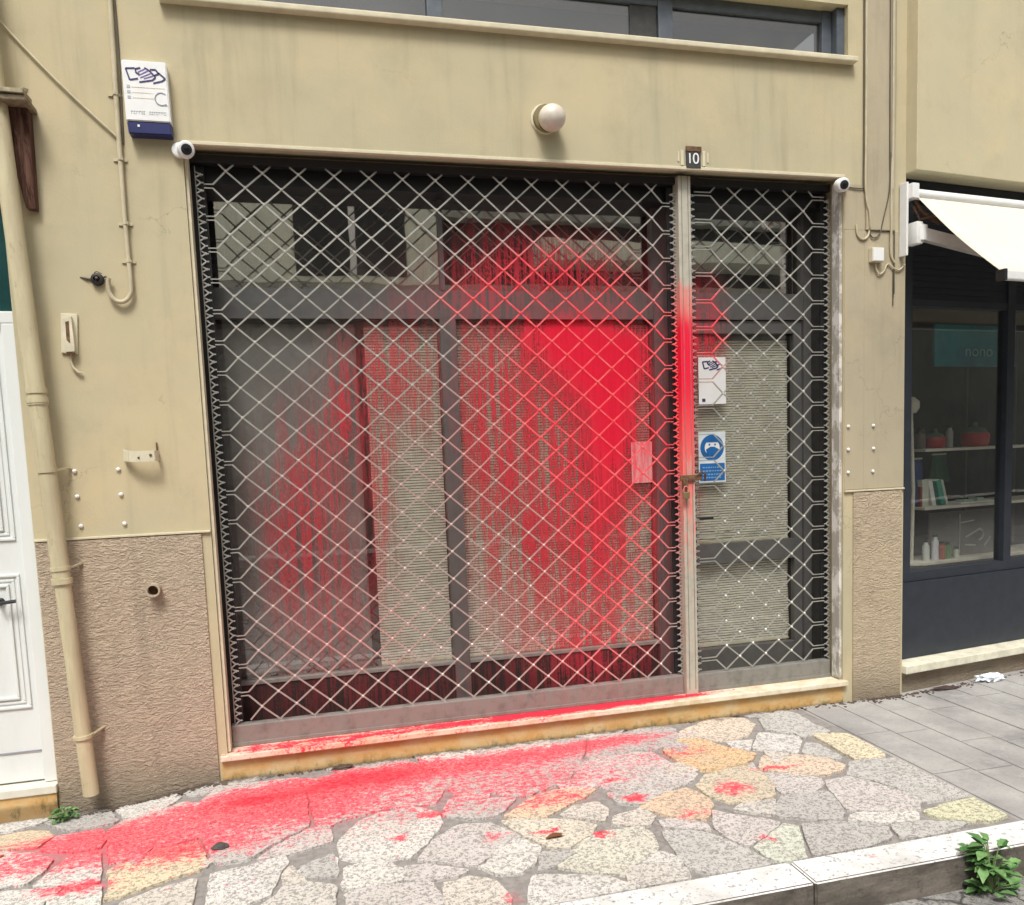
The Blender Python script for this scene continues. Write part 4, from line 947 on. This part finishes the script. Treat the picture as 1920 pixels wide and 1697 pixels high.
# ---- stickers on the door glass
k = empty('alarm_sticker', (2.742, .295, 1.866), label='white sticker with navy emblem, upper of the two stickers on the door glass', cat='sticker')
b = MB(); b.box(-.085, .085, -.002, 0, -.132, .132); b.build('sheet', M_WHITE, k)
b = MB(); logo(b, -.060, .112, .130, -.0028, .008); logo(b, -.060, .112, .130, -.0026, .005, HATCH); b.build('emblem', M_INK, k); b = MB(); b.box(-.065, -.045, -.0035, -.0022, -.118, -.100); b.build('dark_mark', M_INK, k)
k2 = empty('mask_sign', (2.735, .295, 1.432), label='blue and white sign with a round masked-face symbol, lower of the two stickers', cat='sticker')
b = MB(); b.box(-.085, .085, -.002, 0, -.145, .145); b.build('sheet', simple('pale_sheet', (.66, .72, .74), .5), k2)
b = MB(); b.lathe([(.074, -.0022), (.074, -.003)], (0, 0, .055), 'y', 40); b.prism([(-.078, -.135), (.078, -.135), (.078, -.035), (-.078, -.035)], -.003, -.0022); b.build('blue_symbol', M_BLUE, k2)
b = MB(); b.lathe([(.047, -.0032), (.047, -.0036)], (0, 0, .055), 'y', 28); face = b.build('face', M_WHITE, k2)
b = MB(); b.prism([(-.050, .085), (.050, .085), (.042, .104), (0, .112), (-.042, .104)], -.0046, -.0038); b.prism([(-.040, .045), (-.012, .060), (.012, .060), (.042, .045), (.036, .018), (.0, .006), (-.034, .018)], -.0046, -.0038); b.lathe([(.006, -.0046), (.006, -.0038)], (-.018, 0, .072), 'y', 10); b.lathe([(.006, -.0046), (.006, -.0038)], (.018, 0, .072), 'y', 10); b.build('mask', M_BLUE, face)
b = MB(); x = 0
for zz in (-.058, -.078, -.098, -.116):
    x = -.062
    while x < .055:
        l = rr.uniform(.007, .016); b.box(x, x + l, -.0040, -.0031, zz - .003, zz + .003); x += l + .005
b.build('small_print', simple('pale_blue_ink', (.25, .42, .60), .6), k2)
k3 = empty('paper_notice', (2.300, .295, 1.42), label='white paper taped to the glass beside the door, soaked red', cat='paper')
def paper():
    s = NT('stained_paper', .9); p = s.pos(); s.color(s.mix(s.ramp(s.noise(s.scale(p, (70, 70, 8)), 1, 4, .7), .35, .65), (.74, .32, .32), (.78, .09, .12))); return s.m
b = MB(); b.box(-.062, .062, -.0025, -.0005, -.115, .115); b.build('sheet', paper(), k3)

# ============================================================ WHITE DOOR AT THE LEFT
def whitedoor():
    s = NT('white_door_paint', .35, spec=.5); p = s.pos(); s.color(s.mix(s.ramp(s.noise(s.scale(p, (12, 12, 3)), 1, 5, .6), .4, .75, 0, .3), (.72, .74, .72), (.58, .62, .58))); return s.m
M_WD = whitedoor()
b = MB(); b.box(-1.745, -1.69, .02, .10, .095, 2.675, .004).box(-.762, -.710, .02, .10, .095, 2.138, .004).box(-1.69, -.710, .022, .10, 2.14, 2.19, .004)
fr = b.build('door_frame', M_WD, B)
b = MB(); b.box(-1.688, -.764, .045, .09, .100, 2.136, .004); dl = b.build('door', M_WD, B)
for (x0, x1, z0, z1) in ((-.98 - .08, -.79, .44, 1.05), (-.98 - .08, -.79, 1.20, 2.02), (-1.66, -1.16, .44, 1.05), (-1.66, -1.16, 1.20, 2.02)):
    b = MB()
    for i, (ins, y) in enumerate(((0, .036), (.022, .040), (.044, .034))):
        a0, a1, c0, c1 = x0 + ins, x1 - ins, z0 + ins, z1 - ins; t = .012
        b.box(a0, a1, y, .0455 + i * .0002, c0, c0 + t, .003).box(a0, a1, y, .0455 + i * .0002, c1 - t, c1, .003).box(a0, a0 + t, y, .0457 + i * .0002, c0 + t, c1 - t, .003).box(a1 - t, a1, y, .0457 + i * .0002, c0 + t, c1 - t, .003)
    b.build('panel_moulding', M_WD, dl)
b = MB(); b.box(-1.688, -.764, .040, .0448, .235, .242); b.build('weather_bar', M_GREYINK, dl)
b = MB(); b.lathe([(.018, .0448), (.018, .036), (.012, .030)], (-.875, 0, .93), 'y', 16).tube([(-.875, .03, .93), (-.875, 0, .93), (-.86, -.005, .93), (-.86 + .06, -.005, .935)], .008, 8); b.build('handle', M_BLACK, dl, True)
b = MB(); b.box(-1.69, -.708, .05, .055, 2.192, 2.677); b.build('transom_pane', simple('teal_glass', (.012, .05, .05), .1), fr)
b = MB(); b.box(-1.80, -.702, -.030, .12, .055, .092, .004); b.build('door_sill', simple('pale_marble', (.66, .64, .54), .6, var=.12), B)
b = MB(); b.box(-1.78, -.706, -.022, -.0005, -.20, .0545); b.build('door_step', bpy.data.materials['riser_marble'], B)

# ============================================================ NEIGHBOUR SHOP ON THE RIGHT (its front turns away a little)
TH = R(7.5); NB_ = empty('corner_shop', (3.782, 0, 0), TH, label='cream neighbouring building with a dark shop window under a white awning', cat='building')
b = MB(); b.box(-.004, 7, -.072, .5, 2.952, 7.2, .003); b.build('upper_wall', M_NB, NB_)
b = MB(); b.box(.005, 7, .02, .16, -.25, .125); b.build('base_wall', M_ROUGH, NB_)
b = MB(); b.box(-.004, 7, -.035, .14, .128, .176, .005); b.build('sill', simple('sill_marble', (.70, .66, .52), .6, var=.2), NB_)
M_ND = simple('navy_grey_metal', (.030, .036, .048), .45, .2, .15)
b = MB(); b.box(.01, 7, .085, .13, .178, .640, .002); b.build('stall_board', M_ND, NB_)
b = MB(); b.box(.01, .165, .10, .17, .642, 2.86); b.box(.165, 7, .10, .17, .642, .700, .002)
for u in (.955, 2.2, 3.4, 4.6, 5.8): b.box(u, u + .065, .10, .17, .70, 2.86, .002)
b.box(.165, 7, .105, .165, 2.26, 2.30)
nf = b.build('shopfront_frame', M_ND, NB_)
b = MB(); b.box(.01, 7, .06, .30, 2.86, 2.948); b.build('shutter_box', simple('dark_navy', (.008, .012, .022), .5), NB_)
b = MB(); b.box(.165, 7, .132, .137, .70, 2.26); b.build('pane', M_GLASS_N, nf)
b = MB(); z = 2.30
while z < 2.85: b.box(.165, 7, .11, .125, z, z + .034, .003); z += .036
b.build('roller_shutter', simple('dark_navy', (.008, .012, .022)), NB_)
b = MB()
for a in ((.0, 7, 1.9, 1.92, -.2, 2.95), (.0, .01, .18, 1.9, -.2, 2.95), (.0, 7, .175, 1.9, .60, .62), (.0, 7, .18, 1.9, 2.84, 2.855)): b.box(*a)
b.build('room', simple('navy_room', (.012, .018, .028), .9), NB_)
def loc_thing(name, u, d, z, label, cat, group=None, rz=0):
    v = Matrix.Rotation(TH, 4, 'Z') @ Vector((u, d, z)) + Vector((3.782, 0, 0))
    return empty(name, v, TH + rz, label=label, cat=cat, group=group)
k = loc_thing('shop_sign', .95, .32, 2.07, 'teal sign panel reading nono inside the right shop window', 'sign')
def tealmat():
    s = NT('teal_sign', .4, (.01, .16, .17)); p = s.obj(); s.color(s.mix(s.ramp(s.noise(p, 4, 3), .35, .7), (.012, .30, .34), (.010, .17, .25))); return s.m
b = MB(); b.box(-.36, .36, -.008, .008, -.13, .13, .002); b.box(-.36, .36, -.012, -.0085, -.128, -.118); b.build('panel', tealmat(), k)
text('nono', .10, (.02, -.014, -.035), simple('pale_teal_ink', (.25, .55, .58), .5), k, 'lettering', sx=1.2)
k = loc_thing('shop_sign', 1.75, .32, 2.07, 'second teal sign panel at the right edge of the photo, beyond the mullion', 'sign')
b = MB(); b.box(-.32, .32, -.008, .008, -.13, .13, .002); b.build('panel', bpy.data.materials['teal_sign'], k)
k = loc_thing('display_shelves', .5, .34, .70, 'dark display rack with two pale-edged shelves inside the right shop window', 'shelf')
M_SH = simple('shelf_edge', (.60, .58, .50), .5)
for z in (1.425, 1.055, .70):
    b = MB(); b.box(.02, 2.4, -.03, .25, z - .70 - .018, z - .70, .002); b.build('shelf_board', M_SH, k)
for u in (.02, .72, 1.2, 2.38):
    b = MB(); b.box(u, u + .018, .255, .275, 0, 1.5); b.build('upright', M_DARK, k)
def item(name, u, d, z, label, cat, build, group=None, rz=0):
    k = loc_thing(name, u, d, z, label, cat, group, rz); build(k); return k
M_REDP = simple('red_plastic', (.42, .012, .02), .35, var=.2)
def pot(k, r=.07, h=.075, mat=None):
    b = MB(); b.lathe([(r * .8, 0), (r, h * .25), (r * 1.05, h * .8), (r * .95, h)], (0, 0, 0), 'z', 20); b.build('bowl', mat or M_REDP, k, True)
    b = MB(); b.lathe([(r * .95, h + .0005), (r * .7, h * 1.3), (r * .2, h * 1.45), (r * .18, h * 1.7), (r * .1, h * 1.8)], (0, 0, 0), 'z', 20); b.build('lid', simple('dull_green', (.08, .14, .09), .5), k, True)
item('red_pot', 1.06, .40, 1.426, 'red lidded pot on the upper shelf of the right shop window, nearest the mullion', 'pot', lambda k: pot(k, .085, .09))
item('red_pot', .73, .42, 1.426, 'smaller dark red pot at the middle of the upper shelf', 'pot', lambda k: pot(k, .06, .07))
def jar(k, col=(.30, .30, .28), h=.10, r=.03):
    b = MB(); b.lathe([(r, 0), (r, h * .8), (r * .6, h * .9), (r * .6, h)], (0, 0, 0), 'z', 14); b.build('jar', simple('jar_%d' % int(col[0] * 100), col, .3), k, True)
    b = MB(); b.lathe([(r * .7, h + .0005), (r * .7, h + .015)], (0, 0, 0), 'z', 14); b.build('cap', M_BLACK, k, True)
item('glass_jar', .58, .40, 1.426, 'grey jar at the left end of the upper shelf', 'jar', lambda k: jar(k, (.16, .12, .12), .12, .03))
def book(k, col, w=.022, h=.17, d=.12, tilt=0):
    b = MB(); b.box(-w / 2, w / 2, 0, d, .0, h, .001); o = b.build('cover', simple('cover_%d' % int(col[0] * 100 + col[1] * 7), col, .5), k)
    b = MB(); b.box(-w / 2 + .002, w / 2 - .002, .003, d - .002, h + .0002, h + .0012); q = b.build('pages', M_WHITE, k); o.rotation_euler.y = q.rotation_euler.y = R(tilt)
for u, col, t, w, lab in ((.58, (.55, .58, .50), 0, .055, 'pale grey-green folder upright at the left end of the middle shelf'), (.66, (.72, .74, .72), -14, .035, 'white book leaning on the pale folder on the middle shelf'), (.74, (.05, .30, .24), -16, .04, 'green book leaning behind the white one on the middle shelf'), (.775, (.55, .70, .62), -17, .018, 'thin pale mint book at the right end of the leaning row')):
    item('book', u, .36, 1.056, lab, 'book', lambda k, c=col, t=t, w=w: book(k, c, w, .17, .12, t))
def tray(k):
    b = MB(); b.box(-.16, .16, -.06, .06, 0, .008, .002); b.build('tray', M_WHITE, k)
    b = MB(); b.box(-.10, -.02, -.04, .03, .0085, .022, .003).box(.03, .09, -.03, .04, .0085, .03, .003); b.build('packets', simple('mint_packet', (.45, .60, .50), .5), k)
item('white_tray', 1.03, .40, 1.056, 'flat white tray with packets on the middle shelf, right of the books', 'tray', tray)
def case(k):
    b = MB(); b.box(-.30, .30, -.005, .005, .0, .30, .002); b.build('back_card', simple('grey_card', (.13, .125, .12), .7), k)
    b = MB(); b.bar((-.02, -.010, .22), (.10, -.010, .23), .008, .003).bar((.02, -.010, .12), (.16, -.010, .17), .012, .004).tube(loop_pts((.15, .13), .035, -100, 100, 10, -.012), .006, 6).bar((-.03, -.010, .02), (-.03, -.010, .28), .005, .003).bar((.20, -.010, .05), (.26, -.010, .11), .012, .003).bar((.02, -.010, .07), (.12, -.010, .06), .01, .003); b.build('silver_parts', simple('silver', (.55, .62, .55), .3, .5), k)
item('display_card', .98, .42, .702, 'grey display card with curved silver pieces on the bottom shelf', 'display card', case)
for i, (u, c, h, lab) in enumerate(((.60, (.60, .66, .62), .12, 'pale green bottle at the left end of the bottom shelf'), (.68, (.70, .72, .78), .15, 'white bottle, tallest on the bottom shelf'), (.74, (.34, .08, .05), .10, 'small reddish jar on the bottom shelf'), (.79, (.08, .22, .06), .09, 'small green jar on the bottom shelf beside the display card'))):
    item('bottle', u, .37, .702, lab, 'bottle', lambda k, c=c, h=h: jar(k, c, h, .022))
def pole(k, h=1.5, mat=None):
    b = MB(); b.tube([(0, 0, 0), (.01, 0, h * .5), (-.015, 0, h)], .012, 8).lathe([(.09, 0), (.09, .012), (.02, .02)], (0, 0, 0), 'z', 16); b.build('stand', mat or M_SH, k, True)
    b = MB(); b.lathe([(.03, h), (.05, h + .03), (.05, h + .07), (.02, h + .10)], (-.015, 0, 0), 'z', 14); b.build('knob', M_SH, k, True)
item('display_stand', .43, .33, .702, 'slim pale display stand at the left edge of the right shop window', 'stand', lambda k: pole(k, .95))
def cloth(k, col=(.02, .05, .16), w=.14, h=.30):
    bm = bmesh.new(); n = 10; V = [[bm.verts.new((w * (i / n - .5) * (1 + .3 * j / n), .03 * math.sin(i * 1.9) * (j / n), -h * j / n)) for j in range(n + 1)] for i in range(n + 1)]
    for i in range(n):
        for j in range(n): bm.faces.new((V[i][j], V[i + 1][j], V[i + 1][j + 1], V[i][j + 1]))
    r = MB(); r.bm.free(); r.bm = bm; o = r.build('fabric', simple('cloth_%d' % int(col[2] * 100), col, .9), k, True, rec=False); o.modifiers.new('thickness', 'SOLIDIFY').thickness = .003
    b = MB(); b.tube([(-w / 2, 0, .004), (w / 2, 0, .004)], .006, 8); b.build('rod', M_SH, k, True)
item('hanging_cloth', .52, .40, 1.36, 'dark blue cloth hanging under the upper shelf at the left of the right shop window', 'cloth', lambda k: cloth(k))
item('hanging_cloth', .80, .45, 1.38, 'short dark green cloth hanging over the green book', 'cloth', lambda k: cloth(k, (.02, .09, .06), .12, .18))
item('glass_jar', .88, .44, 1.426, 'pale jar with black cap between the two red pots', 'jar', lambda k: jar(k, (.42, .42, .40), .13, .022))
item('glass_jar', 1.35, .42, 1.426, 'dull green jar on the upper shelf beyond the mullion', 'jar', lambda k: jar(k, (.10, .20, .12), .12, .035))
item('bottle', .86, .36, .702, 'short clear bottle in front of the display card', 'bottle', lambda k: jar(k, (.50, .56, .50), .06, .018))
item('bottle', 1.30, .38, .702, 'pale bottle on the bottom shelf beyond the mullion', 'bottle', lambda k: jar(k, (.58, .60, .52), .14, .028))
item('book', .545, .36, 1.056, 'narrow dark red book at the very left of the middle shelf', 'book', lambda k: book(k, (.20, .03, .03), .02, .13, .10, 0))
# awning
k = loc_thing('awning', 0, 0, 2.83, 'white canvas awning with folding arm over the right shop window', 'awning')
def canvas():
    s = NT('awning_canvas', .8, (.80, .78, .70), spec=.2); p = s.pos(); s.color(s.mix(s.ramp(s.noise(p, 3, 4), .4, .7, 0, .25), (.68, .64, .54), (.58, .53, .43)))
    return s.m
CV = canvas()
b = MB(); n, mm = 30, 12; V = []
for i in range(n + 1):
    u = .02 + 3.6 * i / n; col = []
    for j in range(mm + 1):
        t = j / mm; col.append(b.bm.verts.new((u, -.035 - .53 * t, .005 - .535 * t - .022 * math.sin(math.pi * t) + .003 * noise.noise(Vector((u * 2, t * 2, 3))))))
    V.append(col)
for i in range(n):
    for j in range(mm): b.bm.faces.new((V[i][j], V[i][j + 1], V[i + 1][j + 1], V[i + 1][j]))
o = b.build('canvas', CV, k, True); o.modifiers.new('thickness', 'SOLIDIFY').thickness = .002
b = MB(); b.tube([(.005, -.045, 0), (3.65, -.045, 0)], .028, 14); b.build('roller', M_WHITE, k, True)
b = MB(); b.box(.0, 3.64, -.595, -.558, -.570, -.525, .006); b.build('front_bar', M_WHITE, k)
b = MB(); b.box(-.006, .012, -.602, -.550, -.576, -.520, .004); b.build('end_cap', M_BLACK, k)
b = MB(); b.box(-.035, .015, -.075, -.001, -.03, .05, .004).box(-.05, -.036, -.05, -.001, -.33, .06, .002); b.build('wall_bracket', M_WHITE, k)
b = MB(); b.box(.0, .045, -.075, -.001, -.27, -.15, .006).lathe([(.03, -.25), (.03, -.17)], (.05, -.06, 0), 'z', 16).lathe([(.012, -.26), (.012, -.16)], (.05, -.06, 0), 'z', 10); a_ = b.build('arm_bracket', M_WHITE, k, True)
b = MB(); b.bar((.05, -.06, -.215), (.60, -.36, -.425), .045, .062, (0, 0, 1)); b.build('arm', simple('arm_aluminium', (.62, .60, .58), .4, .3), k)
b = MB(); b.bar((.60, -.36, -.43), (.30, -.535, -.555), .035, .03, (0, 0, 1)); b.lathe([(.032, -.455), (.032, -.395)], (.60, -.36, 0), 'z', 16); b.build('forearm', bpy.data.materials['arm_aluminium'], k)
b = MB(); b.tube([(.03, -.03, -.02), (.05, -.05, -.08), (.10, -.06, -.12), (.16, -.08, -.16)], .010, 6).tube([(.02, -.03, -.06), (.06, -.04, -.13), (.12, -.10, -.12)], .007, 6); b.build('spring', M_RUST, k, True)

# ============================================================ ON THE FOOTWAY
def leaf_blade(bm, base, d, L, wdt, up, curl=.3, lobes=3, ph=0):
    d = Vector(d).normalized(); s = d.cross(Vector(up)).normalized(); nrm = s.cross(d).normalized()
    n = 8; l = []; r = []; mid = []
    for i in range(n + 1):
        t = i / n; w = wdt * math.sin(math.pi * min(t * .92 + .06, 1)) ** .8 * (1 - .28 * (1 + math.cos(t * lobes * math.tau + ph)) / 2)
        c = Vector(base) + d * L * t + nrm * (-curl * L * t * t)
        mid.append(bm.verts.new(c)); l.append(bm.verts.new(c + s * w / 2 + nrm * w * .18)); r.append(bm.verts.new(c - s * w / 2 + nrm * w * .18))
    for i in range(n): bm.faces.new((l[i], mid[i], mid[i + 1], l[i + 1])); bm.faces.new((mid[i], r[i], r[i + 1], mid[i + 1]))
def leafmat(nm, a, c2):
    s = NT(nm, .55, spec=.3); p = s.obj(); oi = s.new('NewGeometry').outputs['Random Per Island']
    c = s.mix(oi, a, c2); c = s.mix(s.ramp(s.noise(p, 30, 3), .4, .7, 0, .4), c, tuple(v * .5 for v in a)); s.color(c)
    s.b.inputs['Transmission Weight'].default_value = 0; return s.m
M_LEAF = leafmat('leaf_green', (.06, .17, .045), (.20, .36, .13)); M_STEM = simple('stem_green', (.16, .22, .09), .6)
def plant(root, n, H, Wd, L, seed):
    q = random.Random(seed); bl = bmesh.new(); st = MB()
    for i in range(n):
        a = q.uniform(0, math.tau); h = H * q.uniform(.05, 1) ; lean = Wd * (.25 + .75 * q.random()) * (1 - .35 * h / H)
        tip = Vector((math.cos(a) * lean, math.sin(a) * lean, h)); mid = tip * .5 + Vector((0, 0, h * .18))
        st.tube([(0, 0, 0), mid, tip], [.0035, .0028, .0018], 5)
        for k in range(3 if q.random() < .7 else 2):
            aa = a + q.uniform(-1.1, 1.1); dd = Vector((math.cos(aa), math.sin(aa), q.uniform(-.25, .75)))
            leaf_blade(bl, tip - Vector((0, 0, .006 * k)), dd, L * q.choice((.4, .6, .8, 1.0, 1.3)), L * q.uniform(.55, .85), (0, 0, 1), q.uniform(.1, .5), q.choice((2, 3)), q.uniform(0, 2))
        if q.random() < .6: leaf_blade(bl, mid, Vector((math.cos(a + 1), math.sin(a + 1), .3)), L * .7, L * .35, (0, 0, 1), .3)
    r = MB(); r.bm.free(); r.bm = bl; r.build('leaves', M_LEAF, root, True, rec=False); st.build('stems', M_STEM, root, True)
k = empty('weed_plant', (2.745, -1.685, -.117), label='large leafy green weed growing at the foot of the kerb', cat='plant'); plant(k, 46, .185, .085, .050, 4)
k = empty('weed_plant', (2.17, -1.70, -.117), label='small sprig of weed at the kerb foot, left of the large one', cat='plant'); plant(k, 9, .05, .05, .03, 5)
k = empty('weed_plant', (-.66, -.10, -.062), label='small dark weed tuft between the white door step and the left pillar', cat='plant'); plant(k, 26, .07, .065, .032, 6)
# dirt and rubble gathered at the foot of the walls
bm = bmesh.new(); q = random.Random(9)
def crumb(x, y, z, s):
    r = bmesh.ops.create_icosphere(bm, subdivisions=1, radius=s)
    for v in r['verts']: v.co = Vector((x + v.co.x * q.uniform(.8, 1.5), y + v.co.y * q.uniform(.8, 1.3), z + v.co.z * q.uniform(.3, .7)))
for i in range(620):
    x = min(q.gauss(-.38, .22), .02); x = max(x, -.70); y = -.010 - abs(q.gauss(0, .024)) - (.03 if x < -.5 else 0); crumb(x, y, dip(x, y) + .004, q.uniform(.003, .011))
for i in range(420):
    x = q.choice((.3, .55, 1.1, 1.9, 2.6, 3.2, 3.6)) + q.gauss(0, .13); y = -.006 - abs(q.gauss(0, .010)); crumb(x, y, .002, q.uniform(.0015, .006))
for i in range(260):
    x = q.choice((3.4, 3.75, 3.8, 4.3, 4.9)) + q.gauss(0, .12); y = -.012 - abs(q.gauss(0, .03)) + max(0, (x - 3.8)) * .13; crumb(x, y, .004, q.uniform(.003, .010))
me = bpy.data.meshes.new('debris'); bm.to_mesh(me); bm.free(); me.materials.append(simple('dirt_crumbs', (.085, .06, .045), .95, var=.5, scale=9))
tag(bpy.data.objects.new('wall_foot_debris', me), kind='stuff'); COL.objects.link(bpy.data.objects['wall_foot_debris'])
bpy.data.objects['wall_foot_debris']['label'] = 'dark dirt and crumbs gathered along the foot of the walls'
bpy.data.objects['wall_foot_debris']['category'] = 'debris'
def blob_thing(name, c, r, sq, mat, label, cat, seed=1, amp=.35, sub=3):
    bm = bmesh.new(); bmesh.ops.create_icosphere(bm, subdivisions=sub, radius=1)
    for v in bm.verts: v.co = Vector((v.co.x * r[0], v.co.y * r[1], v.co.z * r[2])) * (1 + amp * noise.noise(v.co * sq + Vector((seed, 0, 0))))
    me = bpy.data.meshes.new(name); bm.to_mesh(me); bm.free(); me.materials.append(mat)
    o = bpy.data.objects.new(name, me); COL.objects.link(o); o.location = c; return tag(o, label, cat)
blob_thing('dark_pebble', (.063, -.715, .014), (.030, .022, .014), 1.5, simple('dark_stone', (.07, .065, .06), .8), 'dark pebble lying on the paving below the left pillar', 'pebble', 2)
blob_thing('dirt_clod', (.56, -.045, .008), (.05, .022, .014), 2.5, simple('dirt_crumbs', (.06, .04, .03)), 'dark clod of dirt against the step under the grille', 'dirt clod', 5, .6)
blob_thing('crumpled_wrapper', (4.44, .035, .02), (.085, .04, .026), 3.2, simple('plastic_wrap', (.72, .76, .80), .3, var=.25, scale=30), 'crumpled white plastic wrapper by the foot of the right shop', 'litter', 7, .8)
blob_thing('flat_wrapper', (4.08, -.01, .010), (.09, .025, .008), 2.5, simple('dark_leather', (.06, .035, .03), .7), 'flat dark scrap of litter left of the crumpled wrapper', 'litter', 9, .5)
k = empty('dead_leaf', (1.335, -1.045, .012), label='curled brown dead leaf on the paving beside a red drop', cat='leaf')
bl = bmesh.new(); leaf_blade(bl, (-.045, -.01, 0), (1, .25, .18), .10, .034, (0, 0, 1), .35, 1); r = MB(); r.bm.free(); r.bm = bl; o = r.build('blade', simple('dead_brown', (.17, .065, .022), .6), k, rec=False); o.modifiers.new('thickness', 'SOLIDIFY').thickness = .001
k = empty('red_rag', (-.88, -.52, .008), label='flattened dark orange scrap on the paving at the left edge', cat='litter')
b = MB(); b.prism([(-.10, -.015), (.0, -.03), (.11, -.01), (.12, .012), (.02, .018), (-.1, .03)], 0, .006, 'xy'); b.build('scrap', simple('orange_scrap', (.45, .09, .04), .7, var=.4), k)

# ============================================================ ACROSS THE STREET (seen only as reflections)
O_ = empty('opposite_building', (4, -9.3, 0), label='grey-green building across the street with a large dark window and balcony', cat='building')
def ob(nm, a, m_): b = MB(); b.box(*a); o = b.build(nm, m_, O_); rel(o, O_); return o
M_OG = wall_mat('opposite_plaster', (.78, .80, .66), (.70, .74, .64)); M_OD = wall_mat('opposite_dark_plaster', (.40, .41, .37), (.33, .34, .31))
ob('wall', (-12, 2.75, -9.5, -9.02, 4.35, 6.9), M_OG); ob('upper_wall', (2.75, 45, -9.5, -9.06, 5.45, 6.9), M_OD); ob('lower_wall', (-12, 45, -9.5, -9.04, 0, 4.35), M_OD)
ob('recess', (2.75, 45, -9.5, -9.35, 4.35, 5.45), M_BLACK); ob('balcony', (4.4, 12, -9.34, -8.5, 4.66, 5.0), M_OG)
wv = ob('window', (.45, 2.22, -9.018, -9.00, 4.45, 6.08), M_BLACK); q_ = MB(); q_.box(1.30, 1.40, -8.998, -8.97, 4.45, 6.0); q_ = q_.build('window_bar', M_WHITE, wv); q_.location = (0, 0, 0)
